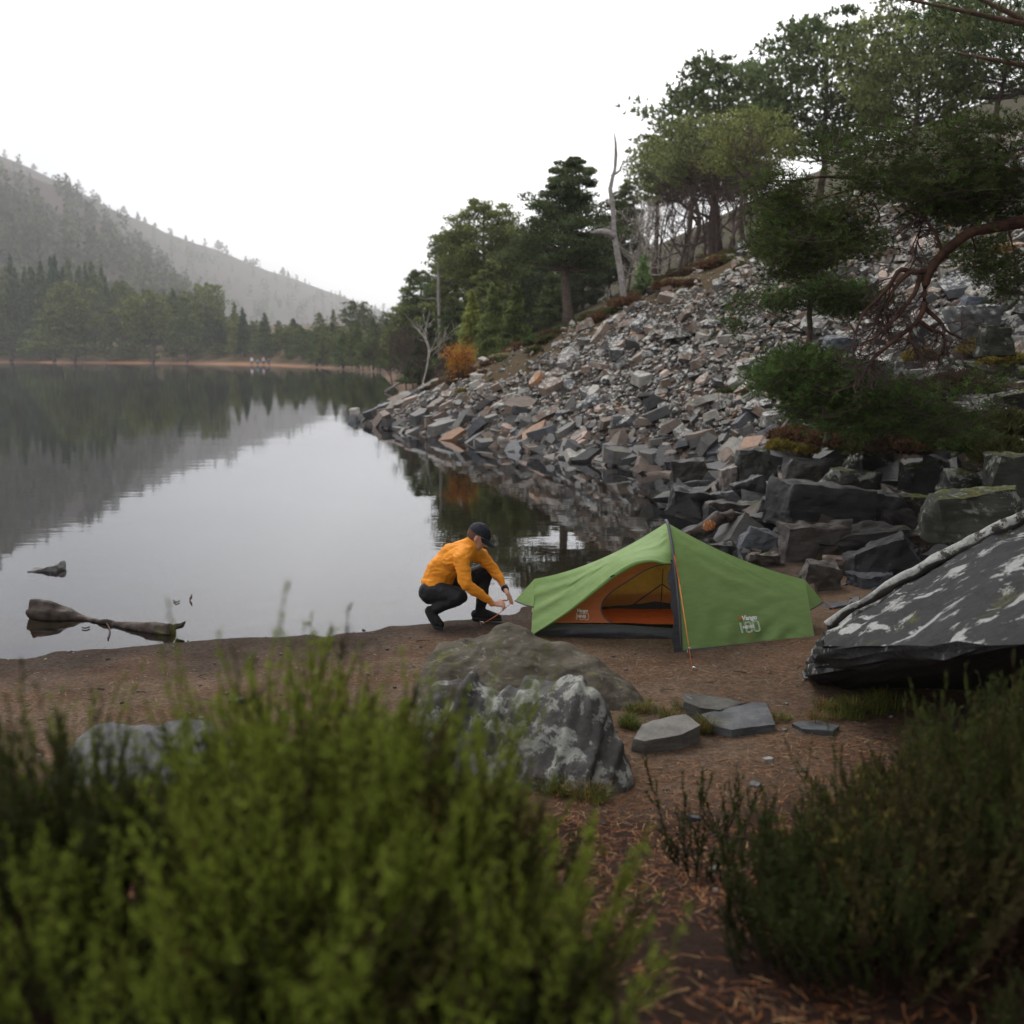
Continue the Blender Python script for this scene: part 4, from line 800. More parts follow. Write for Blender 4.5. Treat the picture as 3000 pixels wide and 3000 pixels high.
q = spline(lg, 60); rr = np.linspace(0.030, 0.050, 60)*(1+.55*fbm(q*5, 3, 9)); v, f = tube(q, rr, 14); v = v+(fbm(v*9, 4, 5)*0.045+fbm(v*2.5, 2, 6)*0.05)[:, None]*np.array([0, -1, 1.])
o0 = q[0]; o = mk('fallen_log', v-o0, f, M['lichenlog'], smooth=True, attrs={'tint': np.tile((.06, .052, .045), (len(v), 1))}, loc=o0); tag(o, 'lichen-white fallen log lying along the top edge of the leaning slab', 'log')
# rock in the lake and the floating log
boulder('lone grey rock breaking the lake surface at the left', 78, 172, 1672, 1688, -0.05, 'slate', (.22, .21, .20), 95, .5, (0, -0.25), n=2)
def lake_log():
    a = G(95, 1800, 0.03); b = G(250, 1822, -0.03); c = G(330, 1836, -0.02); d = G(500, 1842, 0.05)
    e = thing('floating_log', 'waterlogged tree trunk with a frayed root end floating in the lake', 'log', G(300, 1835, 0.0))
    org = G(300, 1835, 0.0)
    q = spline([a+[0, 0, .06], (a+b)/2+[0, 0, .045], b+[0, 0, .03], c+[0, 0, .02], (c+d)/2+[0, 0, .0], d+[0, 0, -.01]], 60); rad = np.interp(np.linspace(0, 1, 60), [0, .12, .25, .4, .55, .7, .9, 1], [.095, .110, .08, .030, .026, .044, .056, .056])
    v, f = tube(q, rad, 16); ang = np.tile(np.arange(16), 60); v = v[:len(q)*16+2]; dd = fbm(v*np.array([4, 16, 16]), 4, 6)*0.045; v = v+np.stack([0*dd, -dd, dd], -1)
    mb = MB(); mb.add(v-org, f); mb.build('trunk', M['wetlog'], e, smooth=True)
    r = np.random.default_rng(4)
    for k in range(0):
        p = q[2+2*k]-org+np.array([r.uniform(-.05, .22), r.uniform(-.03, .03), .055]); mb = MB(); mb.add(*tube([p, p+[r.uniform(-.05, .05), 0, .05], p+[r.uniform(-.06, .06), 0, .06+.08*r.random()]], [.020, .014, .004], 6)); mb.build('root_stub', M['wetlog'], e, smooth=True)
    p = d-org+[0.04, 0, 0.02]; mb = MB(); mb.add(*tube([p, p+[.06, .0, .01], p+[.10, -.02, .05]], [.03, .025, .008], 6)); mb.build('root_stub', M['wetlog'], e)
simple('wetlog', (0.055, 0.040, 0.032), 0.6, 0.6, 9, 0.9, 22, spec=0.5)
lake_log()
for k, (pts, lab) in enumerate([([(312, 1824), (322, 1846), (316, 1870)], 'thin bent twig sticking out of the water beside the floating log'), ([(508, 1758), (516, 1764), (526, 1760)], 'forked twig floating on the calm lake'), ([(562, 1742), (556, 1755), (562, 1768)], 'hair-thin stalk on the lake right of the forked twig'), ([(240, 1838), (252, 1840), (262, 1836)], 'short stems floating in front of the floating log')]):
    q = np.array([G(u, v_, 0.012) for u, v_ in pts]); o0 = q[0]; v, f = tube(spline(q, 7)-o0, 0.007, 5); tag(mk('twig', v, f, M['twig'], loc=o0), lab, 'twig')
# driftwood with the burnt orange break behind the tent
e = thing('driftwood', 'dark broken branch with a torn orange end behind the tent', 'driftwood', G(2040, 1560, 0))
org = G(2040, 1560, 0); dv = [P(2008, 1567, 13.3), P(2045, 1552, 13.3), P(2075, 1541, 13.35), P(2105, 1520, 13.4), P(2150, 1508, 13.5)]
q = spline(dv, 20); v, f = tube(q, np.interp(np.linspace(0, 1, 20), [0, .3, .5, 1], [.03, .07, .11, .09]), 9); v += (fbm(v*8, 3, 3)*0.06)[:, None]; mb = MB(); mb.add(v-org, f); mb.build('branch', M['wetlog'], e, smooth=True)
simple('tornwood', (0.34, 0.14, 0.055), 0.8, 0.6, 14, 0.5)
q = spline([P(2062, 1547, 13.22), P(2078, 1540, 13.22), P(2095, 1532, 13.25)], 10); v, f = tube(q, [.02, .04, .07, .055, .085, .06, .075, .045, .03, .015], 9); v += (fbm(v*14, 3, 8)*0.06)[:, None]; mb = MB(); mb.add(v-org, f); mb.build('torn_wood', M['tornwood'], e)
# bleached logs on the upper slope and by the spit
for k, (U0, V0, U1, V1, rr, lab) in enumerate([(1130, 1150, 1290, 1062, .06, 'long grey fallen trunk reaching down to the water at the spit'), (1590, 868, 1760, 775, .09, 'bleached fallen trunk lying up the slope behind the great pine'), (1680, 860, 1745, 820, .07, 'shorter bleached log below the long one on the slope')]):
    a, b = ghit(U0, V0), ghit(U1, V1+8); q = spline([a+[0, 0, .1], (a+b)/2+[0, 0, .22], b+[0, 0, .15]], 16); o0 = q[0]; v, f = tube(q-o0, np.linspace(rr*1.4, rr*0.7, 16), 8); v = v+(fbm(v*3, 3, k)*rr*0.5)[:, None]; tag(mk('fallen_log', v, f, M['deadwood'], smooth=True, loc=o0), lab, 'log')

# grit and small rubble among the shore boulders and on the wet mud
def rubble():
    r = np.random.default_rng(91); A = MB()
    for i in range(2600):
        x = r.uniform(2.4, 10.5); y = r.uniform(9.2, 19); z = float(H(x, y))
        if z < -0.12 or (y < 12 and r.random() < .75) or x/y > 0.62: continue
        s = .05+.22*r.random()**2.2; v, f = RP[r.integers(0, 48)]; R = rotm((0, 0, 1), r.uniform(0, 6.3), 0.4, r); A.add((v*np.array([s*1.3, s*.9, s*.5]))@R.T+[x, y, z+s*.12], f, np.array([DARK, GREY, BROWN, BLUE][r.integers(0, 4)])*r.uniform(.4, 1.0))
    tag(A.build('rubble', M['wetrock']), kind='stuff')
rubble()
def pebbles():
    r = np.random.default_rng(92); A = MB()
    for i in range(900):
        y = r.uniform(3.2, 9.3); x = r.uniform(-.62, .62)*(y+.5); z = float(H(x, y))
        if z < -.02: continue
        s = .008+.03*r.random()**3; v, f = RP[r.integers(0, 48)]; A.add(v*np.array([s*1.2, s, s*.6])+[x, y, z+s*.1], f, np.array([DARK, GREY, BROWN, PALE][r.integers(0, 4)])*r.uniform(.5, 1.2))
    tag(A.build('pebbles', M['slate']), kind='stuff')
pebbles()

# ------------------------------------------------------------------ the tent
def fabric(key, col, trans=0.3, wsc=(6, 6, 6), wst=0.25, rough=0.55):
    m, t, b, out = nodes(key); co = posco(t, wsc); n = noise(t, co, 3.0, 4, 0.6, 0.5)
    c = ramp(t, n, [(0.3, tuple(x*0.9 for x in col)), (0.7, tuple(min(1, x*1.08) for x in col))]); t.links.new(c, b.inputs['Base Color']); b.inputs['Roughness'].default_value = rough
    b.inputs['Specular IOR Level'].default_value = 0.3; bump(t, b, n, wst, 0.02)
    tr = N(t, 'ShaderNodeBsdfTranslucent'); t.links.new(c, tr.inputs[0]); ms = N(t, 'ShaderNodeMixShader'); ms.inputs[0].default_value = trans
    t.links.new(b.outputs[0], ms.inputs[1]); t.links.new(tr.outputs[0], ms.inputs[2]); t.links.new(ms.outputs[0], out.inputs[0]); M[key] = m
fabric('fly', (0.32, 0.48, 0.175), 0.44, (2, 2, 7)); fabric('orangefab', (0.50, 0.135, 0.045), 0.25, (3, 3, 12), 0.4); fabric('matfab', (0.62, 0.10, 0.03), 0.0, (9, 9, 9), 0.8)
fabric('tanfab', (0.60, 0.27, 0.09), 0.35); fabric('blackfab', (0.045, 0.045, 0.05), 0.05, (4, 4, 12), 0.6, 0.5); fabric('greyfab', (0.085, 0.085, 0.09), 0.1)  # tanfab: light coming through the green fly is put into its colour
simple('guy', (0.62, 0.17, 0.05), 0.6); simple('metal', (0.75, 0.75, 0.76), 0.3, metal=1); simple('print', (0.80, 0.80, 0.78), 0.6, 0.04); simple('printgrey', (0.36, 0.45, 0.30), 0.6, 0.05); simple('printgrey2', (0.60, 0.36, 0.27), 0.6, 0.05); simple('printorange', (0.65, 0.20, 0.05), 0.6, 0.05)
TZ = float(H(1.4, 8.3)); TO = np.array([1.4, 8.5, TZ])
tent = thing('tent', 'green one-person tunnel tent with its orange inner door open on the beach', 'tent', TO)
def tm(name, v, f, mat, par=None, smooth=True, label=None):
    o = mk(name, np.asarray(v)-TO, f, mat, par or tent, smooth)
    if par is not None: o.location = (0, 0, 0)
    if label: o['label'] = label
    return o
def grid(S, T_, fn):
    s, t = np.meshgrid(np.linspace(0, 1, S), np.linspace(0, 1, T_), indexing='ij'); v = fn(s.ravel(), t.ravel())
    i = np.arange(S-1)[:, None]*T_; j = np.arange(T_-1)[None]; f = np.stack([i+j, i+j+1, i+T_+j+1, i+T_+j], -1).reshape(-1, 4); return v, f
APX = P(1953, 1530, 8.45); g0 = TZ
az_ = np.array([1.0, 0.97, 0.90, 0.78, 0.55, 0.30, 0.0]); ay_ = np.array([0.0, -0.07, -0.17, -0.29, -0.43, -0.52, -0.58])
def arch(t, side=1):      # t 0 ridge .. 1 ground
    t = np.asarray(t); k = np.linspace(0, 1, 7); z = np.interp(t, k, az_); yy = np.interp(t, k, ay_)*(1 if side > 0 else -1.0)
    return np.stack([APX[0]+0.055*(1-z)*(1 if side > 0 else -0.3), APX[1]+yy, g0+(APX[2]-g0)*z], -1)
TR = P(2358, 1698, 8.60); CR = P(2388, 1874, 8.25); TL = P(1566, 1696, 8.75); CL = P(1556, 1860, 8.40)
CRb = np.array([CR[0]-0.03, 9.05, g0]); CLb = np.array([CL[0]+0.02, 9.15, g0])
def wr(p, s, t, a=0.010, sd=1):
    q = np.stack([s*9+t*5, t*3-s*2, 0*s], -1); return a*fbm(q*np.array([0.7, 2.6, 1]), 3, sd)+0.5*a*fbm(np.stack([s*3, (t-0.3*s)*22, 0*s], -1), 2, sd+4)*np.sin(np.pi*np.clip(s, 0, 1))
def panel(Te, Ce, side, sag, sd, slack=0.04):
    def fn(s, t):
        A = arch(t, side); E = Te*(1-t)[:, None]+Ce*t[:, None]; p = A*(1-s)[:, None]+E*s[:, None]
        p[:, 2] -= sag*4*s*(1-s)*(1-t)**0.7; p[:, 1] += side*slack*4*s*(1-s)*np.sin(np.pi*t)**0.8+side*wr(p, s, t, 0.012, sd)*np.sin(np.pi*np.clip(t*0.9+0.05, 0, 1))*np.clip(6*s*(1-s), 0, 1)
        fold = np.exp(-((t-0.84-0.10*s)/0.07)**2)*np.sin(s*34+9*t)*0.016*(s*(1-s)*4)+0.008*np.sin((t*1.0+s*0.55)*30+2*np.sin(s*9))*s*(1-s)*4*t; p[:, 1] -= side*fold
        return p
    return fn
frn = panel(TR, CR, 1, 0.055, 11); v, f = grid(70, 40, frn); fpan = tm('fly_front_panel', v, f, M['fly'], label='taut green right-hand fly panel with white print'); rgrid = v.copy()
v, f = grid(40, 20, panel(TR, CRb, -1, 0.055, 12)); tm('fly_back_panel', v, f, M['fly'])
v, f = grid(40, 20, panel(TL, CLb, -1, 0.075, 13)); tm('fly_back_panel', v, f, M['fly'])
DE = spline([arch([0.55])[0], P(1948, 1648, 8.06), P(1907, 1641, 8.10), P(1855, 1652, 8.16), P(1794, 1688, 8.24), P(1713, 1752, 8.31), P(1648, 1801, 8.36), P(1556, 1860, 8.40)], 61)
def leftfly(s, t):
    R_ = APX*(1-s)[:, None]+TL*s[:, None]; R_[:, 2] -= 0.075*4*s*(1-s); u = s*60; D = np.stack([np.interp(u, np.arange(61), DE[:, k]) for k in range(3)], -1)
    A = arch(t*0.55, 1); p = R_*(1-t)[:, None]+D*t[:, None]; w = (1-s)**2.2; p = p+(A-(APX*(1-t)[:, None]+arch([0.55])*t[:, None]))*w[:, None]
    p[:, 1] += wr(p, s, t, 0.016, 15)*np.sin(np.pi*np.clip(t, 0, 1)); p[:, 1] -= 0.012*np.sin(np.pi*t)*np.sin((t*7+s*3)*3.0)*s
    return p
v, f = grid(60, 30, leftfly); tm('fly_front_panel', v, f, M['fly'], label='green left-hand fly panel tied back from the doorway')
v, f = tube(DE+np.array([0, 0.004, -0.004]), np.interp(np.linspace(0, 1, 61), [0, .3, .5, 1], [.008, .016, .022, .008]), 8); rdo = tm('rolled_door', v, f, M['fly'])
v, f = tube([P(1788, 1690, 8.20), P(1800, 1684, 8.20)], .008, 6); tm('toggle', v, f, M['blackfab'], rdo)
# end hoods: a flap pulled out to a point at each end
def hood(T_, TIP, F, Cb, nm):
    def fn(s, t):
        E = TIP; a = T_*(1-t)[:, None]+F*t[:, None]; b = T_*(1-t)[:, None]+TIP*t[:, None]; p = a*(1-s)[:, None]+b*s[:, None]; p[:, 2] -= 0.012*np.sin(np.pi*s)*t; return p
    v, f = grid(10, 14, fn); tm('end_hood', v, f, M['fly'])
    Fb = np.array([F[0], T_[1]*2-F[1], F[2]]); v2, f2 = grid(10, 14, lambda s, t: (T_*(1-t)[:, None]+Fb*t[:, None])*(1-s)[:, None]+(T_*(1-t)[:, None]+TIP*t[:, None])*s[:, None]); tm('end_hood', v2, f2, M['fly'])
    v, f = tube(np.array([F, F*0.5+TIP*0.5+[0, 0, -.006], TIP]), .006, 5); tm('hem', v, f, M['greyfab']); v, f = tube([F, Fb], .006, 5); 
    tri = np.array([F, Fb, Cb]); return Fb
TIPL = P(1508, 1760, 8.72); FL = P(1563, 1779, 8.56); TIPR = P(2412, 1763, 8.60); FR = P(2374, 1787, 8.42)
hood(TL, TIPL, FL, CLb, 'l'); hood(TR, TIPR, FR, CRb, 'r')
for (F, C1, Cb) in ((FL, CL, CLb), (FR, CR, CRb)):
    Fb = np.array([F[0], F[1]+0.36, F[2]]); v, f = grid(6, 6, lambda s, t: (F*(1-t)[:, None]+C1*t[:, None])*(1-s)[:, None]+(Fb*(1-t)[:, None]+Cb*t[:, None])*s[:, None]); tm('end_panel', v+np.array([0.01 if F is FL else -0.01, 0, 0]), f, M['orangefab'])
# hem, pole, zip strip
v, f = tube(spline([arch([1.0])[0]+[0.02, -0.012, 0.012], (arch([1.0])[0]+CR)/2+[0, 0.0, 0.014], CR+[0, -0.005, 0.012]], 20), .011, 6); tm('hem', v, f, M['greyfab'])
tt = np.concatenate([np.linspace(1, 0, 40)]); pa = np.concatenate([arch(tt, 1), arch(tt[::-1][1:], -1)]); pa = pa+np.array([0, 0, 0.015]); pa[:, 1] += np.where(pa[:, 1] < APX[1], -0.014, 0.014)*1.0; pa[0] += [0, 0, -.05]
pa = spline(pa[::5], 90); v, f = tube(pa, .0135, 8); tm('pole_sleeve', v, f, M['greyfab'])
zp = arch(np.linspace(0.53, 1, 24), 1); wdt = np.interp(np.linspace(0, 1, 24), [0, .2, .6, 1], [.03, .07, .055, .075]); a = zp+np.array([0.01, -0.022, 0]); b = zp+np.stack([-wdt, 0*wdt+0.0, 0*wdt], -1); b[:, 1] += -0.035
b += (0.010*np.sin(np.arange(24)*0.9))[:, None]*np.array([1, 0.5, 0]); a[-1, 2] -= 0.03; b[-1, 2] -= 0.02
v = np.concatenate([a, b]); f = [(i, i+1, 25+i, 24+i) for i in range(23)]; tm('door_strip', v, np.array(f), M['blackfab'])
# inner tent front wall on its own leaning plane
W1, W2, W3 = P(1565, 1859, 8.52), P(1972, 1876, 8.28), P(1935, 1655, 8.46); wn_ = unit(np.cross(W2-W1, W3-W1))
def W(U, V, off=0.0):
    d = raydir(U, V); c = np.array([0, 0, CAMZ]); tt_ = ((W1+wn_*off-c)@wn_)/(d@wn_); return c+d*tt_
if wn_[1] > 0: wn_ = -wn_
hole = spline([W(2000, 1652), W(1935, 1655), W(1890, 1671), W(1842, 1701), W(1805, 1724), W(1778, 1747), W(1765, 1765), W(1761, 1785), W(1766, 1801), W(1777, 1814), W(1793, 1825)], 50)
outer = spline([W(2000, 1640), W(1930, 1625), W(1880, 1625), W(1820, 1655), W(1760, 1695), W(1700, 1740), W(1650, 1780), W(1608, 1815), W(1606, 1824)], 50)
bulge = lambda s, t: 0
def wallf(s, t):
    u = s*49; o_ = np.stack([np.interp(u, np.arange(50), outer[:, k]) for k in range(3)], -1); h_ = np.stack([np.interp(u, np.arange(50), hole[:, k]) for k in range(3)], -1)
    p = o_*(1-t)[:, None]+h_*t[:, None]; p += wn_*(0.010*fbm(np.stack([s*14, t*5, 0*s], -1), 3, 4)*np.sin(np.pi*t))[:, None]; return p
v, f = grid(50, 12, wallf); iw = tm('inner_door_wall', v, f, M['orangefab'])
v, f = tube(hole+wn_*0.004, .006, 6); tm('door_zip', v, f, M['greyfab'], iw)
b0 = spline([W(1560, 1862), W(1700, 1868), W(1850, 1875), W(2000, 1882)], 30); b1 = spline([W(1604, 1826), W(1700, 1828), W(1793, 1829), W(1900, 1836), W(2000, 1842)], 30)
def tub(s, t):
    u = s*29; A = np.stack([np.interp(u, np.arange(30), b1[:, k]) for k in range(3)], -1); B = np.stack([np.interp(u, np.arange(30), b0[:, k]) for k in range(3)], -1)
    p = A*(1-t)[:, None]+B*t[:, None]; p += wn_*(0.012+0.014*fbm(np.stack([s*9+t*2, t*4-s*3, 0*s], -1), 3, 8)+0.035*np.sin(np.pi*t))[:, None]; return p
v, f = grid(60, 10, tub); tm('groundsheet_front', v, f, M['blackfab'])
fz = g0+0.07; v, f = grid(30, 14, lambda s, t: np.stack([W(1600, 1840)[0]*(1-s)+2.3*s, W(1600, 1840)[1]+0.02-0.1*s+(8.98-8.5)*t*1.2, fz+0.012*fbm(np.stack([s*14, t*6, 0*s], -1), 3, 2)+0.0*s], -1)); tm('sleeping_mat', v, f, M['matfab'])
v, f = grid(16, 10, lambda s, t: np.stack([0.35*(1-s)+2.45*s, 9.0-0.24*t+0*s, fz+(0.05+np.interp(0.35*(1-s)+2.45*s, [0.2, 0.8, 1.33, 2.0, 2.6], [0.22, 0.38, 0.72, 0.46, 0.22]))*t], -1)); tm('inner_back_wall', v, f, M['tanfab'])
v, f = grid(16, 4, lambda s, t: np.stack([0.35*(1-s)+2.45*s, 9.0-0.045*t+0*s, fz-0.03+0.20*t], -1)); tm('groundsheet_back', v, f, M['blackfab'])
Bk = lambda U, V: P(U, V, 8.93)
sv = [([Bk(1935, 1655), Bk(1933, 1700), Bk(1931, 1770)], .005), ([Bk(1933, 1701), Bk(1850, 1763)], .006), ([Bk(1933, 1701), Bk(1990, 1742)], .006)]
for q, rr in sv: q = [x_+np.array([0, -0.19+0.14*(0.8-x_[2]), 0]) for x_ in q]; v, f = tube(q, rr, 5); tm('seam_tape', v, f, M['blackfab'])
# guy lines and pegs
def line_to(a, b, nm='guy_line', r_=.0035): v, f = tube([a, b], r_, 5); tm(nm, v, f, M['guy'])
pk = G(2028, 1972, TZ); a = arch([0.33])[0]+[0.0, -0.03, 0]; line_to(a, pk*0.35+a*0.65+[0.012, 0, 0]); line_to(a+[.015, 0, -.02], pk*0.35+a*0.65+[0.012, 0, 0]); line_to(pk*0.35+a*0.65+[0.012, 0, 0], pk+[0, 0, .03]); v, f = tube([pk*0.35+a*0.65+[0.012, 0, .012], pk*0.35+a*0.65+[0.014, 0, -.014]], .007, 5); tm('line_tensioner', v, f, M['guy'])
pr = G(2462, 1800, TZ+.01); line_to(TIPR, pr)
def peg(p, lab, dr=(0, 0)):
    q = np.array(p); v, f = tube([[0, 0, -.05], [dr[0]*.02, 0, .035], [dr[0]*.03+.006, -.005, .052], [dr[0]*.02+.024, -.01, .046], [.034+dr[0]*.02, -.012, .026]], .0048, 6); tag(mk('tent_peg', v, f, M['metal'], smooth=True, loc=q), lab, 'tent peg')
peg(pk, 'silver tent peg holding the front orange guy line'); peg(arch([1.0])[0]+[.045, -.035, 0], 'silver hooked peg at the foot of the tent pole'); pl = G(1414, 1836, 0.03); peg(pl, 'silver peg in the sand by the crouching man', (-1, 0))
# lettering
def text(body, size, mat, name, bold=0.0, shear=0.0, width=1.0, spacing=1.0):
    cu = bpy.data.curves.new('t', 'FONT'); cu.body = body; cu.size = size; cu.shear = shear; cu.offset = bold; cu.space_character = spacing; cu.extrude = 0.0006; cu.align_x = 'CENTER'; cu.align_y = 'CENTER'; cu.resolution_u = 3
    to = bpy.data.objects.new('t', cu); C.objects.link(to); me = bpy.data.meshes.new_from_object(to.evaluated_get(bpy.context.evaluated_depsgraph_get())); bpy.data.objects.remove(to)
    for v in me.vertices: v.co.x *= width
    me.materials.clear(); me.materials.append(M[mat]); me.name = name; return me
def place(me, U, V, surf, nvec, xdir, par, name, off=0.006):
    pc = surf; x = unit(np.array(xdir)-nvec*(np.array(xdir)@nvec)); y = np.cross(nvec, x); Mx = Matrix(((x[0], y[0], nvec[0], 0), (x[1], y[1], nvec[1], 0), (x[2], y[2], nvec[2], 0), (0, 0, 0, 1)))
    o = bpy.data.objects.new(name, me); C.objects.link(o); o.parent = par; Mx.translation = Vector(pc+nvec*off-TO); o.matrix_local = Mx; return o
rg = rgrid.reshape(70, 40, 3)
def on_right(U, V):
    dy = rg[..., 1]*cp_+(CAMZ-rg[..., 2])*sp_; uu = 1500+FPX*rg[..., 0]/dy; vv = 1500+FPX*((CAMZ-rg[..., 2])*cp_-rg[..., 1]*sp_)/dy
    i, j = np.unravel_index(np.argmin((uu-U)**2+(vv-V)**2), uu.shape); i = min(max(i, 3), 66); j = min(max(j, 3), 36)
    n = unit(np.cross(rg[i+3, j]-rg[i-3, j], rg[i, j+3]-rg[i, j-3])); n = -n if n[1] > 0 else n; return P(U, V, float(rg[i, j, 1])), n
xr = unit(CR-arch([1.0])[0])
p, n = on_right(2193, 1811); place(text('Vango', .058, 'print', 'lettering', .0022, .25), 0, 0, p, n, xr, fpan, 'lettering', .008)
p2, n2 = on_right(2167, 1810); me = bpy.data.meshes.new('logo'); me.from_pydata([(-.02, -.018, 0), (.022, -.018, 0), (.008, .018, 0), (-.004, .014, 0)], [], [(0, 1, 2, 3)]); me.materials.append(M['printorange']); place(me, 0, 0, p2, n2, xr, fpan, 'emblem', .008)
p3, n3 = on_right(2192, 1838)
def rounded(w_, h_, th, r_, x0):
    def loop(w2, h2, rr): return [(x0+sx*(w2-rr)+rr*math.cos(a), sy*(h2-rr)+rr*math.sin(a), 0) for sx, sy, a0 in ((1, 1, 0), (-1, 1, 90), (-1, -1, 180), (1, -1, 270)) for a in [math.radians(a0+k*22.5) for k in range(5)]]
    o_ = loop(w_/2, h_/2, r_); i_ = loop(w_/2-th, h_/2-th, max(r_-th, .002)); n_ = len(o_); return o_+i_, [(k, (k+1) % n_, n_+(k+1) % n_, n_+k) for k in range(n_)]
def hundred(s, mat):
    V_, F_ = [], []
    for x0 in (0.010, 0.068): v_, f_ = rounded(.052, .084, .013, .018, x0); F_ += [tuple(q+len(V_) for q in ff) for ff in f_]; V_ += v_
    b_ = len(V_); V_ += [(-.052, -.039, 0), (-.036, -.039, 0), (-.036, .039, 0), (-.052, .039, 0)]; F_.append((b_, b_+1, b_+2, b_+3)); me = bpy.data.meshes.new('n'); me.from_pydata([(x*s, y*s, z) for x, y, z in V_], [], F_); me.materials.append(M[mat]); return me
place(hundred(1.18, 'printgrey'), 0, 0, p3-xr*0.012, n3, xr, fpan, 'lettering', .008); place(text('NEVIS', .036, 'print', 'lettering', .0010, 0, 1, 1.05), 0, 0, p3, n3, xr, fpan, 'lettering', .011)
p4, n4 = on_right(2196, 1861); place(text('--o--', .022, 'printorange', 'emblem', .001), 0, 0, p4, n4, xr, fpan, 'emblem', .008)
xl = unit(W2-W1); q = W(1706, 1789); place(text('Vango', .040, 'print', 'lettering', .0012, .25), 0, 0, q, wn_, xl, iw, 'lettering', .014)
q = W(1705, 1806); place(hundred(0.78, 'printgrey2') if 'printgrey2' in M else hundred(0.78, 'print'), 0, 0, q-xl*0.01, wn_, xl, iw, 'lettering', .014); place(text('NEVIS', .028, 'print', 'lettering', .0008), 0, 0, q, wn_, xl, iw, 'lettering', .017)

# ------------------------------------------------------------------ the crouching man
def capsule(p0, r0, p1, r1, k=14, flat=None):
    p0 = np.array(p0, float); p1 = np.array(p1, float); L = np.linalg.norm(p1-p0); d = (p1-p0)/max(L, 1e-6); ref = np.array([0, 0, 1.]) if abs(d[2]) < .9 else np.array([1., 0, 0]); a = unit(np.cross(d, ref)); b = np.cross(d, a)
    rings = [(-r0*math.cos(t), r0*math.sin(t)) for t in (0.25, .7, 1.15)]+[(0, r0)]+[(L, r1)]+[(L+r1*math.cos(t), r1*math.sin(t)) for t in (1.15, .7, .25)]
    th = np.arange(k)*2*math.pi/k; v = [p0-d*r0]+[p0+d*s+rr*(a*math.cos(t)+b*math.sin(t)) for s, rr in rings for t in th]+[p1+d*r1]; v = np.array(v)
    f = [(0, 1+(j+1) % k, 1+j) for j in range(k)]
    for i in range(len(rings)-1):
        for j in range(k): A, B = 1+i*k+j, 1+i*k+(j+1) % k; f += [(A, B, B+k), (A, B+k, A+k)]
    e_ = 1+(len(rings)-1)*k; f += [(e_+j, e_+(j+1) % k, len(v)-1) for j in range(k)]
    if flat is not None: ax, fac, c = np.array(flat[0], float), flat[1], (p0+p1)/2; v = v+((v-c)@ax)[:, None]*ax*(fac-1)
    return v, np.array(f)
def ellip(c, rx, R3): u = capsule([0, 0, -1e-4], 1, [0, 0, 1e-4], 1, 18); return (u[0]*np.array(rx))@np.array(R3).T+c, u[1]
class BB:
    def __init__(s): s.v, s.f, s.n = [], [], 0
    def add(s, vf): v, f = vf; s.v.append(v); s.f.append(f+s.n); s.n += len(v); return s
    def chain(s, pts, flat=None):
        for (a, ra), (b, rb) in zip(pts[:-1], pts[1:]): s.add(capsule(a, ra, b, rb, flat=flat))
        return s
    def out(s, vox, sm): return remesh(np.concatenate(s.v), np.concatenate(s.f), vox, sm)
simple('skin', (0.50, 0.27, 0.19), 0.5, 0.08, 10, spec=0.4); fabric('jersey', (0.74, 0.26, 0.015), 0.0, (4, 4, 10), 0.15, 0.75); fabric('trousers', (0.010, 0.010, 0.012), 0.0, (6, 6, 6), 0.25, 0.7); fabric('capfab', (0.012, 0.014, 0.022), 0.0, (20, 20, 20), 0.3, 0.75)
simple('shoe', (0.014, 0.013, 0.013), 0.7, 0.4, 30, 0.5, 60); simple('sole', (0.022, 0.022, 0.022), 0.8); simple('hair', (0.11, 0.065, 0.045), 0.8, 0.3, 60); simple('watch', (0.02, 0.025, 0.04), 0.35)
shN, elN, wrN = P(1352, 1638, 8.74), P(1364, 1711, 8.64), P(1445, 1769, 8.74); shF, elF, wrF = P(1408, 1628, 9.08), P(1449, 1672, 9.06), P(1478, 1722, 8.97)
hipN, knN, anN = P(1276, 1733, 8.85), P(1346, 1747, 8.74), P(1272, 1786, 8.80); hipF, knF, anF = P(1290, 1728, 9.06), P(1424, 1672, 9.18), P(1407, 1783, 9.15)
c0, c1, c2, c3 = P(1280, 1706, 8.95), P(1296, 1670, 8.94), P(1326, 1636, 8.93), P(1364, 1614, 8.93); nk0, nk1 = P(1374, 1598, 8.94), P(1391, 1583, 8.95)
hc = P(1402, 1569, 8.95); hf = unit(np.array([0.80, 0.03, -0.60])); hu = unit(np.array([0.60, 0.0, 0.80])); hs_ = np.cross(hu, hf); HR = np.stack([hf, hs_, hu], 1)
hp = lambda a, b, c: hc+hf*a+hs_*b+hu*c
body = BB(); body.add(ellip(hc, (.098, .077, .105), HR)); body.add(ellip(hp(.035, 0, -.055), (.062, .058, .070), HR)); body.add(capsule(hp(.045, -.03, -.095), .026, hp(.045, .03, -.095), .026)); body.add(capsule(hp(.078, 0, -.112), .018, hp(.070, 0, -.09), .022))
body.add(capsule(hp(.095, 0, -.005), .010, hp(.117, 0, -.036), .014)); body.add(capsule(hp(.103, -.012, -.040), .009, hp(.103, .012, -.040), .009)); body.add(capsule(hp(.082, -.035, .015), .014, hp(.082, .035, .015), .014)); body.add(capsule(hp(.092, -.016, -.068), .008, hp(.092, .016, -.068), .008)); body.add(capsule(hp(.088, -.013, -.080), .008, hp(.088, .013, -.080), .008))
for s_ in (-1, 1): body.add(ellip(hp(-.008, s_*.080, -.025), (.017, .009, .030), HR)); body.add(ellip(hp(-.014, s_*.084, -.010), (.013, .007, .014), HR))
body.chain([(nk0, .060), (nk1, .054), (hp(-.025, 0, -.05), .055)])
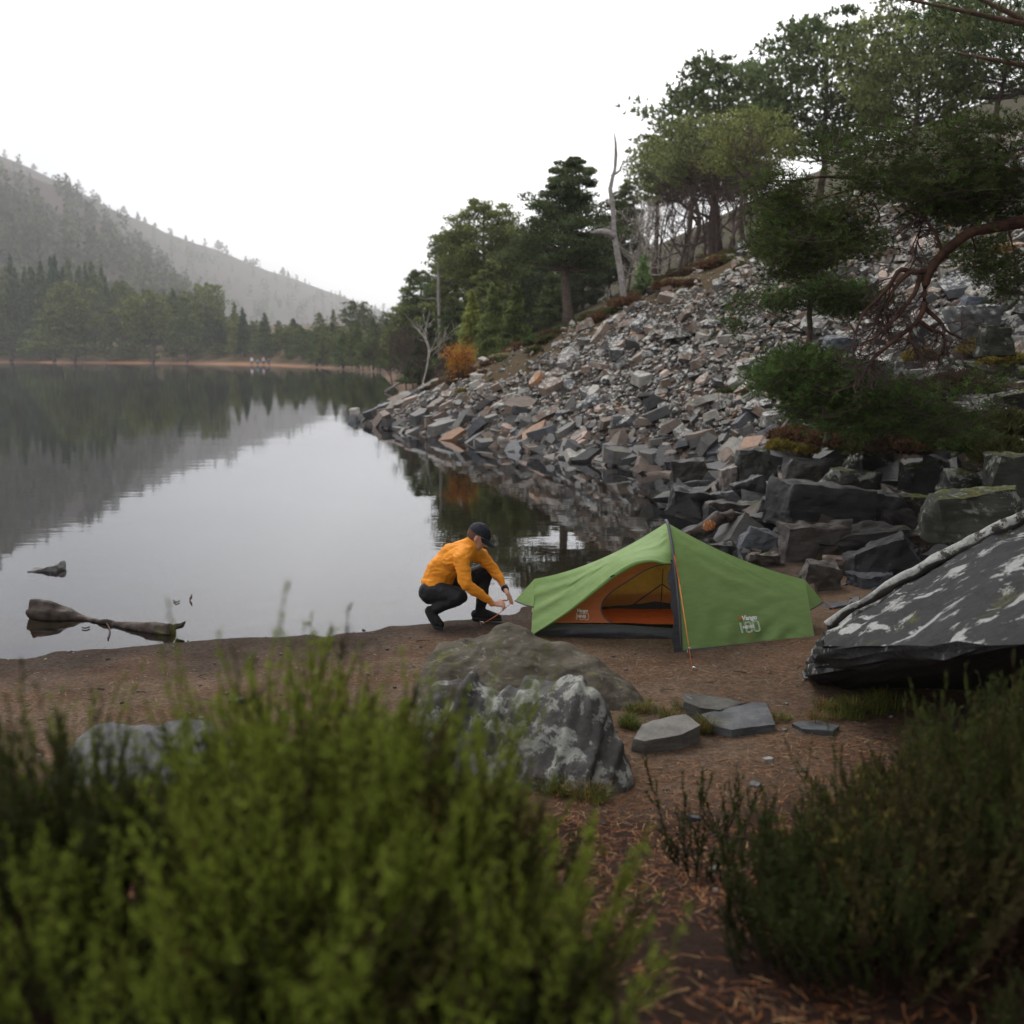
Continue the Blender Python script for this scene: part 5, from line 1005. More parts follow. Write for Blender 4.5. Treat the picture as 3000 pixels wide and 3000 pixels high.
body.chain([(c0, .115), (c1, .115), (c2, .12), (c3, .085), (nk0, .06)]); body.chain([(shN, .055), (c3, .08), (shF, .055)]); body.chain([(shN, .055), (elN, .040), (wrN, .026)]); body.chain([(shF, .055), (elF, .040), (wrF, .026)])
body.chain([(c0, .10), (hipN, .085), (knN, .055), (anN, .035)]); body.chain([(c0, .10), (hipF, .085), (knF, .055), (anF, .035)])
body.chain([(anN, .034), (P(1262, 1795, 8.795), .026), (P(1280, 1822, 8.75), .018)]); body.chain([(anF, .034), (P(1404, 1798, 9.14), .026), (P(1436, 1805, 9.08), .014)])
def hand(w, plm, fing, thumb, fr):
    """palm blends from the wrist; every finger a bent chain of its own"""
    w = np.array(w); plm = np.array(plm); side = unit(np.cross(plm-w, fr)); body.add(capsule(w, .024, w*0.3+plm*0.7, .020)); 
    for k in range(4):
        o_ = side*(k-1.5)*.0195; b0_ = plm+o_; body.add(capsule(w*0.6+plm*0.4+o_*.6, .0145, b0_, .0115)); p_ = b0_
        for j, st in enumerate(fing): q_ = p_+np.array(st)*(1.0, 1.08, 1.0, .82)[k]+side*(k-1.5)*0.001; body.add(capsule(p_, .0098-.0008*j, q_, .0092-.0010*j, 10)); p_ = q_
    p_ = w*0.55+plm*0.45-side*.030
    for j, st in enumerate(thumb): q_ = p_+np.array(st); body.add(capsule(p_, .0125-.001*j, q_, .011-.0012*j, 10)); p_ = q_
pN = P(1470, 1769, 8.73); pF = P(1490, 1744, 8.88)
hand(wrN, pN, [(.022, -.006, -.020), (-.002, .006, -.024), (-.016, .008, -.008)], [(.040, .028, .004), (.028, .010, .000), (.018, .004, -.004)], np.array([0.1, -0.5, 1.0]))
hand(wrF, pF, [(.012, -.004, -.030), (.006, -.012, -.022), (-.004, -.008, -.014)], [(.008, -.035, -.020), (.008, -.018, -.022), (.004, -.006, -.016)], np.array([1.0, -0.9, 0.2]))
PO = np.array([*hipN[:2], float(H(hipN[0], hipN[1]))])
co, tf, nm = body.out(.0068, 1); person = mk('person', co-PO, tf, M['skin'], smooth=True, loc=PO); tag(person, 'man in an orange jersey, black trousers and dark cap crouching to fix the tent line', 'person')
def cloth(name, bb, vox, sm, mat, wrk=0.0, par=person, sd=1, wsc=(9, 9, 9), wdir=None, lab=None):
    co, tf, nm = bb.out(vox, sm)
    if wrk: co = co+nm*(wrk*(fbm(co*np.array(wsc), 3, sd)-np.abs(fbm(co*np.array(wsc)*1.7, 2, sd+5))*0.8))[:, None]
    o = mk(name, co-PO, tf, M[mat], par, True)
    if lab: o['label'] = lab
    return o
J = BB(); J.chain([(c0, .142), (c1, .142), (c2, .146), (c3, .108)], ); J.add(capsule(c0+[-.02, -.09, 0], .085, c0+[-.02, .09, 0], .085)); J.add(capsule(c0+[-.065, -.03, -.005], .085, c0+[-.065, .05, -.005], .085)); J.chain([(shN, .080), (c3, .10), (shF, .076)]); J.add(capsule(c2+[0, -.10, 0], .095, c3+[0, -.10, 0], .08)); J.add(capsule(c2+[0, .10, 0], .10, c3+[0, .10, 0], .08))
J.chain([(shN, .078), (shN*.45+elN*.55+[0, 0, 0], .070), (elN, .058), (elN*.5+wrN*.5, .050), (wrN+(elN-wrN)*.04, .034)]); J.chain([(shF, .072), (shF*.45+elF*.55, .062), (elF, .052), (elF*.5+wrF*.5, .044), (wrF+(elF-wrF)*.08, .034)])
J.chain([(c3, .09), (nk0+[-.004, 0, .0], .068), (nk0*.45+nk1*.55, .064)])
cloth('jersey', J, .0075, 4, 'jersey', .015, sd=2, wsc=(7, 7, 17))
Tb = BB(); Tb.add(capsule(hipN+[-.05, 0.03, -.01], .110, hipF+[-.05, -.03, 0], .110)); Tb.chain([(hipN, .108), (hipN*.4+knN*.6, .094), (knN, .076), (knN*.45+anN*.55, .066), (anN+[0, 0, 0.0], .052), (anN+[-.01, 0, -.03], .048)]); Tb.chain([(hipF, .108), (hipF*.4+knF*.6, .094), (knF, .078), (knF*.5+anF*.5+[-.01, 0, 0], .064), (anF+[0, 0, -.01], .047)]); Tb.add(capsule(c0+[0, -.04, -.05], .10, c0+[0, .05, -.05], .10))
cloth('trousers', Tb, .0085, 3, 'trousers', .017, sd=6, wsc=(8, 8, 8))
gN = float(H(1290*0-0.65, 8.75)); 
S1 = BB(); S1.chain([(P(1260, 1790, 8.80), .050), (P(1270, 1810, 8.77), .052), (P(1281, 1823, 8.74), .048), (P(1290, 1830, 8.73), .038)]); S1.add(capsule(anN, .05, P(1266, 1796, 8.79), .046)); sh1 = cloth('shoe', S1, .006, 2, 'shoe', .004, sd=9)
S2 = BB(); S2.chain([(P(1394, 1799, 9.17), .047), (P(1420, 1799, 9.12), .051), (P(1442, 1805, 9.08), .042), (P(1460, 1808, 9.05), .028)]); S2.add(capsule(anF, .048, P(1405, 1796, 9.15), .048)); sh2 = cloth('shoe', S2, .006, 2, 'shoe', .004, sd=10)
for pts, nm_ in (([(P(1253, 1787, 8.80), .022), (P(1262, 1812, 8.77), .020), (P(1277, 1836, 8.74), .017), (P(1294, 1840, 8.72), .014)], 'n'), ([(P(1388, 1810, 9.17), .018), (P(1425, 1813, 9.10), .017), (P(1466, 1814, 9.04), .015)], 'f')):
    SB = BB(); [SB.chain([(q+[0, dy, 0], r_) for q, r_ in pts]) for dy in (-.026, 0, .026)]; cloth('sole', SB, .006, 1, 'sole', par=sh1 if nm_ == 'n' else sh2)
# hair, cap, watch
HB = BB(); HB.add(ellip(hp(-.018, 0, .0), (.092, .0795, .098), HR)); co, tf, nm = HB.out(.006, 1); lx = (co-hc)@HR; keep = (lx[:, 0] < 0.0-0.2*lx[:, 2]) & (lx[:, 2] > -.065); kf = keep[tf].all(1); mk('hair', co-PO, tf[kf], M['hair'], person, True)
CB = BB(); CB.add(ellip(hp(-.004, 0, .022), (.112, .090, .102), HR)); co, tf, nm = CB.out(.005, 1); lx = (co-hc)@HR; kf = (lx[:, 2] > .014+0.06*lx[:, 0])[tf].all(1); co = co+nm*(.003*fbm(co*22, 2, 3))[:, None]; cap = mk('cap', co-PO, tf[kf], M['capfab'], person, True)
bv, bf = [], []; nb_, mb_ = 17, 8
for i in range(nb_):
    a = math.radians(-80+160*i/(nb_-1))
    for j in range(mb_): q = j/(mb_-1); ext = .085*q*math.cos(a)**0.55 if math.cos(a) > 0 else 0; bv.append(hp(.104*math.cos(a)*1.0+ext, .088*math.sin(a)*(1-0.10*q), .022-.35*ext-.010*(1-math.cos(a))+0.012*math.cos(a*1.2)*q-(0.018*(math.sin(a)**2))*q))
bv = np.array(bv); bf = np.array([(i*mb_+j, i*mb_+j+1, (i+1)*mb_+j+1, (i+1)*mb_+j) for i in range(nb_-1) for j in range(mb_-1)]); n_ = len(bv); bv2 = np.concatenate([bv, bv+hu*-.004]); bf2 = np.concatenate([bf, bf[:, ::-1]+n_]); mk('cap_brim', bv2-PO, bf2, M['capfab'], cap, True)
v, f = capsule(wrF+(wrF-elF)*.02, .036, wrF+(wrF-elF)*.09, .034); wwa = mk('wristwatch', v-PO, f, M['watch'], person, True); v, f = ellip(wrF+np.array([-.005, -.034, .01]), (.019, .008, .021), np.eye(3)); mk('watch_face', v-PO, f, M['watch'], wwa, True)
hd = P(1498, 1767, 8.79); q = spline([hd+[.02, 0, .005], hd, P(1480, 1782, 8.78), P(1450, 1806, 8.75), pl+[0, 0, .03]], 14); o0 = q[-1]; v, f = tube(q-o0, .0036, 5); tag(mk('cord', v, f, M['guy'], loc=o0), 'red cord running from the man\'s hands to the peg at his feet', 'cord')
# ------------------------------------------------------------------ the four walkers far across the lake
def walker(U, lab, coat, leg, hgt, bag=None):
    b = G(U, 1067, 0.25); b[2] = max(H(b[0], b[1]), .1); Y = b[1]; B_ = BB(); h = hgt; z = lambda a: b+np.array([0, 0, a*h])
    B_.chain([(z(.48)+[-.09, 0, 0], .10), (z(.26)+[-.12, -.08, 0], .075), (z(.04)+[-.13, 0, 0], .06), (z(.02)+[-.13, -.15, 0], .05)]); B_.chain([(z(.48)+[.09, 0, 0], .10), (z(.26)+[.13, .1, 0], .075), (z(.04)+[.15, .1, 0], .06), (z(.02)+[.15, -.05, 0], .05)])
    B_.chain([(z(.50), .16), (z(.62), .16), (z(.78), .17), (z(.84), .09), (z(.88), .06), (z(.94), .10)]); B_.chain([(z(.80)+[-.2, 0, 0], .065), (z(.62)+[-.26, 0, 0], .055), (z(.48)+[-.24, -.12, 0], .045)]); B_.chain([(z(.80)+[.2, 0, 0], .065), (z(.62)+[.26, 0, 0], .055), (z(.48)+[.24, -.12, 0], .045)])
    co, tf, nm = B_.out(.035, 1); e = mk('person', co-b, tf, M['skin'], smooth=True, loc=b); tag(e, lab, 'person')
    for nm2, sel, mt in (('coat', (co[:, 2]-b[2] > .46*h) & (co[:, 2]-b[2] < .86*h), coat), ('trousers', co[:, 2]-b[2] < .47*h, leg)):
        kf = sel[tf].all(1); mk(nm2, co-b+nm*.012, tf[kf], M[mt], e, True)
simple('whitecoat', (.62, .62, .66), .8); simple('navycoat', (.05, .06, .11), .8); simple('palepink', (.55, .42, .48), .8); simple('tealcoat', (.12, .26, .30), .8)
walker(738, 'far walker in a pale coat with dark trousers, leftmost of the four', 'whitecoat', 'navycoat', 1.75); walker(755, 'small far walker in a blue-green top beside the pale-coated one', 'tealcoat', 'navycoat', 1.15); walker(772, 'far walker in a pale pink top with dark trousers', 'palepink', 'navycoat', 1.72); walker(788, 'far walker all in dark clothing, rightmost of the four', 'navycoat', 'navycoat', 1.3)

# ------------------------------------------------------------------ heather, moss and bushes on the slope
def mound(seed, col, n=700, leaf=0.16, flat=0.55, var=0.3):
    r = np.random.default_rng(seed); q = unit(r.normal(size=(n, 3))); q[:, 2] = np.abs(q[:, 2]); lump = 1+0.35*fbm(q*2.2, 2, seed); q = q*(0.5*lump*(r.random(n)**0.25))[:, None]*np.array([1, 1, flat])
    K = MB(); blades(K, q-[0, 0, .04], unit(q+np.array([0, 0, 0.5])), leaf, 0.22, np.array(col)*r.uniform(1-var, 1+var, (n, 1)), 3, 0.6, r); return K.build('heather_bush', M['heather'], link=False)
MC = {'rusty brown': (.15, .080, .042), 'dark brown': (.085, .052, .032), 'olive green': (.085, .085, .028), 'fresh green': (.075, .11, .03), 'straw-coloured': (.34, .30, .17), 'mustard-yellow': (.22, .17, .035)}
MP = {k: [mound(900+i*7+j, c, flat=0.35 if 'straw' in k else 0.55) for j in range(2)] for i, (k, c) in enumerate(MC.items())}
def put_mound(kind, p, s, label, group=None, cat='heather', h=1.0, name='heather_bush', k=0):
    o = MP[kind][k % 2].copy(); C.objects.link(o); o.name = name; o.location = tuple(p); o.scale = (s, s, s*h); o.rotation_euler = (0, 0, k*1.9); return tag(o, label, cat, group)
r = np.random.default_rng(31); k = 0
while k < 250:
    x = r.uniform(-6, 10); y = r.uniform(30, 48); z = float(H(x, y)); s1 = SL1*(0.87*(x-3.3)+0.5*(y-20.8)); h2 = 0.45*(x-np.interp(y, x0y, x0x)); dl = s1-h2
    if dl < (-0.3 if z > 1.5 else 0.1)+0.7*vnoise(np.array([[x*0.5, y*0.5, 0]]), 4)[0] or z < 1.1 or dl > 5: continue
    U = 1500+FPX*x/y
    if U > 2150: continue
    kind = list(MC)[r.choice(6, p=[.36, .16, .20, .12, .12, .04])]; sz = r.uniform(0.45, 1.15)
    zone = 'left of the great pine' if U < 1650 else ('between the great pine and the dead tree' if U < 1830 else 'right of the dead tree')
    put_mound(kind, (x, y, z-0.05), sz, f'{kind} heather mound on the ridge {zone}', 'heather mounds along the ridge', k=k, h=0.8 if kind != 'straw-coloured' else 0.6); k += 1
for U, V, s, kind, lab in [(1866, 862, 1.0, 'olive green', 'dark green heather mound just right of the foot of the dead tree'), (1940, 835, 1.3, 'fresh green', 'long green heather mound below the gnarled trees'), (1985, 800, 1.0, 'fresh green', 'bright green mound touching the leaning gnarled tree'), (2060, 752, 0.9, 'mustard-yellow', 'yellow-green moss patch between the gnarled trees'), (2150, 745, 0.8, 'olive green', 'low green patch right of the thick gnarled tree'), (1680, 850, 0.9, 'rusty brown', 'rusty heather mound at the foot of the great pine'), (1733, 862, 1.0, 'dark brown', 'dark heather mound right of the great pine'), (1655, 912, 0.8, 'dark brown', 'round brown heather mound on the straw-coloured grass'), (1590, 938, 0.9, 'dark brown', 'brown heather mound low on the ridge'), (1560, 960, .8, 'straw-coloured', 'pale dry grass patch under the brown mound'), (1440, 1035, 1.0, 'rusty brown', 'rusty mound above the orange birch'), (1480, 1010, 1.0, 'rusty brown', 'second rusty mound up the edge from the orange birch'), (1520, 990, .9, 'olive green', 'green mound between the rusty mounds on the edge'), (1385, 1070, .8, 'olive green', 'olive mound beside the orange birch'), (1358, 1146, 0.55, 'mustard-yellow', 'mossy yellow-green cushion among the rocks under the orange birch'), (1335, 1122, 0.6, 'dark brown', 'dark tuft at the foot of the orange birch'), (1668, 1168, .35, 'olive green', 'small moss cushion in the middle of the lower scree'), (2135, 1145, .45, 'olive green', 'green tuft growing on the lower scree'), (2200, 1150, .4, 'dark brown', 'small brown tuft right of the green one on the scree'), (1950, 1185, .35, 'mustard-yellow', 'mossy stone top above the shore')]:
    p = ghit(U, V); put_mound(kind, p-[0, 0, .03], s, lab, k=int(U) % 2, h=0.7)
for U, V, Y, s, kind, lab in [(2325, 1262, 16.2, 0.75, 'rusty brown', 'rusty brown heather bush left of the upright grey boulder'), (2290, 1290, 15.8, .5, 'mustard-yellow', 'mustard moss cushion below the rusty bush'), (2360, 1300, 15.6, .45, 'mustard-yellow', 'yellow moss at the foot of the upright grey boulder'), (2440, 1275, 15.6, .8, 'rusty brown', 'orange-brown grass clump right of the upright grey boulder'), (2520, 1290, 15.3, .9, 'olive green', 'olive bush hanging over the dark hollow'), (2620, 1295, 15, .9, 'dark brown', 'dark bush over the hollow'), (2680, 1290, 14.6, .6, 'rusty brown', 'rust-coloured dead needles on top of the boulders by the hollow'), (2760, 1250, 14.6, .9, 'olive green', 'green bush above the peaked boulder'), (2860, 1290, 13.8, .9, 'fresh green', 'leafy bush at the right above the mossy boulders'), (2960, 1320, 12.6, .9, 'olive green', 'dark green bush at the right edge over the boulders'), (2960, 1240, 14.5, 1.0, 'olive green', 'upper dark green bush at the right edge'), (2880, 1010, 18, .8, 'mustard-yellow', 'mossy patch beside the right-hand boulders'), (2940, 1040, 17, .7, 'mustard-yellow', 'second mossy patch at the right edge'), (2700, 1030, 17, .6, 'mustard-yellow', 'moss under the hanging red-barked limb'), (2800, 1120, 16, 1.0, 'dark brown', 'dark heather under the dead branches'), (2600, 1180, 15.4, 1.0, 'dark brown', 'brown heather under the young pine boughs'), (2480, 1200, 15.6, .9, 'olive green', 'olive heather beneath the young pine')]:
    p = P(U, V, Y); z = float(H(p[0], p[1])); put_mound(kind, (p[0], p[1], max(p[2]-0.12, z-.05)), s, lab, k=int(U) % 2, h=0.9, cat='bush' if 'bush' in lab else 'heather')

# ------------------------------------------------------------------ the near pine boughs
NR = np.random.default_rng(77)
def tufts(mb, pos, dirs, n=11, ln=0.055, col=(1, 1, 1), wd_=0.06): blades(mb, pos, dirs, ln, wd_, np.array(col)*NR.uniform(0.6, 1.5)*NR.uniform(0.8, 1.2, (len(pos), 1)), n, 0.6, NR)
def bough(tw, nd, cx, cy, rx, ry, Y, dY, n, flow=(-1, 0, -0.15), tl=0.34, col=(1, 1, 1), ln=0.062, dens=7, bare=0.0, nn=11):
    a = NR.uniform(0, 6.28, n); q = np.sqrt(NR.random(n)); Us = cx+rx*q*np.cos(a); Vs = cy+ry*q*np.sin(a); Ys = Y+NR.normal(0, dY, n); C0 = P(Us, Vs, Ys); sc = Y/11.0
    keep = fbm(C0*2.4/sc, 2, 60) > -0.14
    for c in C0[keep]:
        d = unit(np.array(flow)+NR.normal(0, .42, 3)*np.array([1, 1, .7])); L = tl*sc*NR.uniform(.6, 1.3); pth = spline([c-d*L*.5, c+NR.normal(0, .03, 3)*L, c+d*L*.5+[0, 0, .05*L]], 5); tw.add(*tube(pth, np.linspace(.0042, .0016, 5)*sc, 3, False))
        if NR.random() < bare: continue
        m = NR.integers(dens-1, dens+4); s = NR.uniform(.25, 1.05, m)[:, None]; pp = pth[0]*(1-s)+pth[-1]*s; off = NR.normal(0, .07, (m, 3))*sc*np.array([1, 1, .6]); 
        for e_, p_ in zip(off[::3], pp[::3]): tw.add(*tube([p_, p_+e_], [.0016*sc, .0010*sc], 3, False))
        tufts(nd, pp+off, unit(d*.6+off/np.linalg.norm(off, axis=1)[:, None]*.5+[0, 0, .55]), nn, ln*sc, col)
def limb(par, pts, Y, r0, r1, mat='redbark', k=8, name='limb', seed=1, dY=0.0, n=26, org=None):
    pts = np.array(pts, float); q = spline(P(pts[:, 0], pts[:, 1], Y+np.linspace(0, dY, len(pts))), n); q += np.stack([fbm(q*2.2, 2, seed), 0*q[:, 0], fbm(q*2.2+7, 2, seed)], -1)*0.05; rr = np.linspace(r0, r1, n)*(1+.18*fbm(q*5, 2, seed+2)); v, f = tube(q, rr, k)
    mk(name, v-org, f, M[mat], par, True); return q
tp = np.array([7.6, 11.3, float(H(7.6, 11.3))]); big = thing('pine_tree', 'large old pine leaning in from the right with a twisting red-barked limb', 'tree', tp)
T, K = pine(401, 'dome', 0.50, 0.010, 7500, 46, 0.62, rt=0.022, ln=4, tone=(0.42, 0.5, 0.42), wdt=0.07)
av, af = T.arr(); mk('trunk', av*10.5, af, M['redbark'], big, True); av, af = K.arr(); mk('crown', av*10.5, af, M['needles'], big, attrs={'tint': np.concatenate(K.c)})
LB = [([(3330, 560), (3150, 625), (3000, 647), (2898, 669), (2845, 678), (2801, 709), (2757, 744), (2726, 788), (2707, 841), (2707, 894), (2687, 938), (2660, 964), (2612, 1004), (2568, 1039)], .075, .018), ([(2726, 784), (2690, 796), (2665, 797), (2634, 797), (2608, 841), (2572, 876), (2535, 910), (2518, 950), (2508, 985)], .034, .008), ([(2665, 801), (2640, 820), (2616, 854), (2590, 898), (2572, 930), (2560, 975)], .03, .008), ([(2696, 806), (2678, 858), (2650, 895), (2616, 938), (2572, 982), (2540, 1000)], .03, .009), ([(2709, 898), (2740, 924), (2760, 945), (2775, 968), (2810, 995)], .03, .012), ([(2690, 938), (2735, 960), (2766, 977), (2770, 1017), (2748, 1052)], .026, .008), ([(2669, 964), (2669, 999), (2691, 1026)], .022, .008), ([(2570, 1037), (2548, 1060), (2540, 1085)], .018, .006), ([(2616, 854), (2600, 890), (2604, 925)], .016, .006), ([(2757, 744), (2740, 690), (2704, 640), (2670, 620), (2640, 560)], .024, .01), ([(2704, 640), (2690, 680), (2680, 720)], .014, .005), ([(2845, 678), (2860, 730), (2850, 790)], .012, .004), ([(2960, 655), (2975, 740), (2985, 800)], .012, .004),
      ([(3330, 470), (3000, 506), (2800, 498), (2590, 502), (2502, 520), (2380, 522), (2238, 528)], .05, .008), ([(2590, 502), (2520, 545), (2450, 570), (2390, 590), (2330, 640)], .02, .005), ([(2700, 498), (2690, 560), (2640, 620), (2600, 650)], .022, .006), ([(2530, 515), (2525, 560), (2480, 610)], .014, .005), ([(2560, 600), (2575, 640), (2555, 690)], .012, .004)]
ends = []
for i, (pts, r0, r1) in enumerate(LB): q = limb(big, pts, 11.0 if i < 13 else 11.6, r0, r1, seed=40+i, org=tp, dY=0.1*(i % 3)); ends.append(q)
tw, nd = MB(), MB()
for i, q in enumerate(ends[:11]):      # bare twisted twigs hanging from the limb
    for _ in range(9): a = q[NR.integers(8, len(q))]; bare_tree(NR.integers(1e6), 1, 2, .009, .6, -.25, tw, a, unit(q[-1]-q[0]+NR.normal(size=3)*.7+[0, 0, -.4]), .0028, .22)
G1 = (1.0, 1.05, .8); G2 = (.8, .9, .75)
for cx, cy, rx, ry, Y, dY, n in [(2300, 545, 95, 50, 11.8, .2, 70), (2290, 640, 80, 70, 11.8, .25, 90), (2390, 600, 110, 90, 11.8, .3, 150), (2300, 720, 85, 55, 11.6, .25, 70), (2400, 720, 110, 75, 11.7, .3, 150), (2480, 660, 90, 80, 11.5, .3, 120), (2520, 720, 90, 60, 11.4, .3, 90), (2600, 530, 120, 45, 11.3, .3, 90), (2780, 550, 170, 60, 11.2, .3, 220), (2900, 590, 140, 70, 11.4, .3, 200), (2960, 530, 100, 60, 11.0, .3, 130), (2750, 630, 80, 40, 11.2, .2, 60), (2860, 740, 130, 60, 12.2, .3, 110), (2960, 800, 70, 90, 12.2, .3, 90), (2840, 610, 110, 45, 11.8, .3, 90), (2640, 440, 260, 70, 11.4, .4, 230), (2950, 430, 220, 90, 11.4, .4, 230), (2330, 800, 60, 30, 11.9, .2, 26), (2230, 730, 20, 20, 11.9, .2, 8)]:
    bough(tw, nd, cx, cy, rx, ry, Y, dY, int(n*1.0), col=G1)
tw.add(*tube(spline([P(2238, 528, 11.7), P(2210, 520, 11.7)], 4), .004, 3)); tv, tf_ = tw.arr(); mk('twigs', tv-tp, tf_, M['twig'], big); nv, nf = nd.arr(); mk('needles', nv-tp, nf, M['nearneedles'], big, attrs={'tint': np.concatenate(nd.c)})
# thin pine on the scree with its bare lower branches
b = P(2370, 1034, 14.2); b[2] = min(b[2], H(b[0], b[1])); sp = thing('pine_tree', 'thin straight pine on the scree with bare lower branches, left of the red-barked limb', 'tree', b)
for i, (pts, r0, r1) in enumerate([([(2364, 1040), (2368, 985), (2375, 900), (2381, 800), (2384, 700), (2385, 600)], .048, .016), ([(2362, 968), (2310, 945), (2260, 915), (2207, 898)], .011, .004), ([(2361, 975), (2300, 962), (2230, 962), (2170, 955)], .010, .003), ([(2372, 900), (2330, 885), (2300, 880)], .010, .003), ([(2374, 885), (2420, 870), (2470, 860)], .012, .004), ([(2376, 860), (2345, 840), (2320, 835)], .009, .003), ([(2310, 945), (2270, 985), (2240, 1000)], .006, .002)]): limb(sp, pts, 14.2, r0, r1, 'bark', 7, 'trunk' if i == 0 else 'limb', 60+i, org=b, n=18)
tw, nd = MB(), MB()
for cx, cy, rx, ry, n in [(2330, 895, 60, 30, 45), (2460, 870, 90, 40, 90), (2530, 880, 70, 40, 70), (2180, 880, 28, 22, 14), (2165, 955, 30, 16, 14), (2390, 820, 70, 40, 50), (2290, 880, 30, 20, 18), (2480, 905, 80, 25, 40)]: bough(tw, nd, cx, cy, rx, ry, 14.2, .25, n, col=(.95, 1.15, .9), tl=.3, nn=9)
tv, tf_ = tw.arr(); mk('twigs', tv-b, tf_, M['twig'], sp); nv, nf = nd.arr(); mk('needles', nv-b, nf, M['nearneedles'], sp, attrs={'tint': np.concatenate(nd.c)})
# spreading young pine below the limb
b = P(2480, 1240, 13.6); b[2] = H(b[0], b[1]); yp = thing('young_pine', 'bushy young pine spreading over the boulders below the red-barked limb', 'tree', b)
for i, (pts, r0, r1) in enumerate([([(2420, 1300), (2430, 1240), (2440, 1180), (2450, 1110), (2440, 1050)], .045, .012), ([(2440, 1190), (2540, 1160), (2640, 1140), (2740, 1150)], .02, .006), ([(2450, 1150), (2520, 1110), (2600, 1090)], .016, .005), ([(2500, 1240), (2600, 1210), (2700, 1200), (2800, 1190)], .018, .005), ([(2560, 1180), (2565, 1210), (2575, 1260)], .012, .004), ([(2700, 1130), (2640, 1170), (2700, 1200), (2760, 1220)], .012, .004)]): limb(yp, pts, 13.4, r0, r1, 'bark', 6, 'trunk' if i == 0 else 'limb', 80+i, org=b, n=16)
tw, nd = MB(), MB()
for cx, cy, rx, ry, n, ba in [(2280, 1075, 75, 35, 60, 0), (2370, 1060, 90, 45, 110, 0), (2440, 1100, 110, 50, 150, 0), (2260, 1115, 60, 25, 40, 0), (2360, 1130, 110, 50, 150, 0), (2440, 1180, 110, 60, 160, 0), (2560, 1140, 100, 50, 110, .1), (2620, 1200, 130, 60, 170, .15), (2540, 1230, 110, 50, 120, .1), (2730, 1170, 110, 60, 120, .3), (2840, 1180, 100, 60, 90, .35), (2800, 1250, 110, 50, 80, .3), (2640, 1090, 130, 40, 90, .8), (2760, 1080, 130, 60, 90, .85), (2900, 1120, 90, 70, 60, .6), (2360, 1200, 60, 40, 50, 0)]: bough(tw, nd, cx, cy, rx, ry, 13.2, .35, n, col=(1.0, 1.25, .8), tl=.34, bare=ba, nn=10)
tv, tf_ = tw.arr(); mk('twigs', tv-b, tf_, M['twig'], yp); nv, nf = nd.arr(); mk('needles', nv-b, nf, M['nearneedles'], yp, attrs={'tint': np.concatenate(nd.c)})
# unseen pines added outside the view so their crowns shade the bank
for (x, y, h, w_, lab, sd) in [(5.6, 3.0, 9.5, 8.0, 'tall unseen pine added on the right bank for shade', 421), (9.5, 7.0, 11.0, 9.0, 'unseen pine added behind the leaning slab for shade', 422), (3.8, -2.2, 9.0, 8.0, 'unseen pine added behind the viewpoint for shade', 423)]:
    z = float(H(x, y)); treething('pine_tree', lab, 'tree', pine(sd, 'dome', 0.38, 0.03, 5200, 44, w_/h, ln=3, tone=(.6, .65, .55), wdt=0.2), (x, y, z), h, h, 0, None, 'redbark')

# ------------------------------------------------------------------ foreground heather
def sprig(K, S, base, h, lean, r, col_tip, col_mid, col_low, leaf=.014, shoots=4, nleaf=64):
    d = unit(np.array([lean[0], lean[1], 1.0])); path = spline([base, base+d*h*.5+r.normal(0, .02*h, 3), base+d*h+r.normal(0, .09*h, 3)+[0, 0, .02]], 6); S.add(*tube(path, np.linspace(.0022, .0010, 6), 3, False))
    segs = [(path, .28, nleaf)]
    for _ in range(shoots):
        t = r.uniform(.25, .85); p = path[0]*(1-t)+path[-1]*t; e = unit(d+r.normal(0, .38, 3)*np.array([1, 1, .2])); L = h*r.uniform(.15, .38); q = spline([p, p+e*L*.5, p+e*L*.9+[0, 0, L*.25]], 4); S.add(*tube(q, np.linspace(.0015, .0008, 4), 3, False)); segs.append((q, .05, int(nleaf*L/h*1.5)))
    for q, s0, n in segs:
        s = r.uniform(s0, 1.0, n); u = s*(len(q)-1); pp = np.stack([np.interp(u, np.arange(len(q)), q[:, k]) for k in range(3)], -1); zf = np.clip((pp[:, 2]-base[2])/h, 0, 1)
        c = np.where(zf[:, None] > .55, np.array(col_tip), np.array(col_mid)); c = np.where(zf[:, None] < .28, np.array(col_low), c); c = c*r.uniform(.7, 1.3, (n, 1))
        blades(K, pp, unit(d*.9+r.normal(0, .6, (n, 3))), leaf*(1.25 if leaf < .02 else 1), .13 if leaf < .02 else .22, c, 1, .2, r)
def plant(seed, n, rad, h, tip, mid, low, nleaf=64, leaf=.014, shoots=4):
    r = np.random.default_rng(seed); K, S = MB(), MB()
    for i in range(n):
        a = r.uniform(0, 6.28); q = rad*math.sqrt(r.random()); b = np.array([q*math.cos(a), q*math.sin(a), 0]); hh = h*r.uniform(.5, 1.0)*(1-.35*q/rad); sprig(K, S, b, hh, (b[0]/rad*.42+r.normal(0, .16), b[1]/rad*.42+r.normal(0, .16)), r, tip, mid, low, leaf, shoots, nleaf)
    S.c = [np.broadcast_to(np.array((.06, .035, .022)), (len(v), 3)) for v in S.v]; A = MB(); A.v = K.v; A.f = K.f; A.c = K.c; A.n = K.n; av, af = S.arr(); A.add(av, af, (.07, .04, .025)); return A.build('heather_plant', M['heather'], link=False)
TIP = (.22, .27, .035); MID = (.095, .125, .022); LOW = (.045, .028, .014); BRN = (.085, .045, .028)
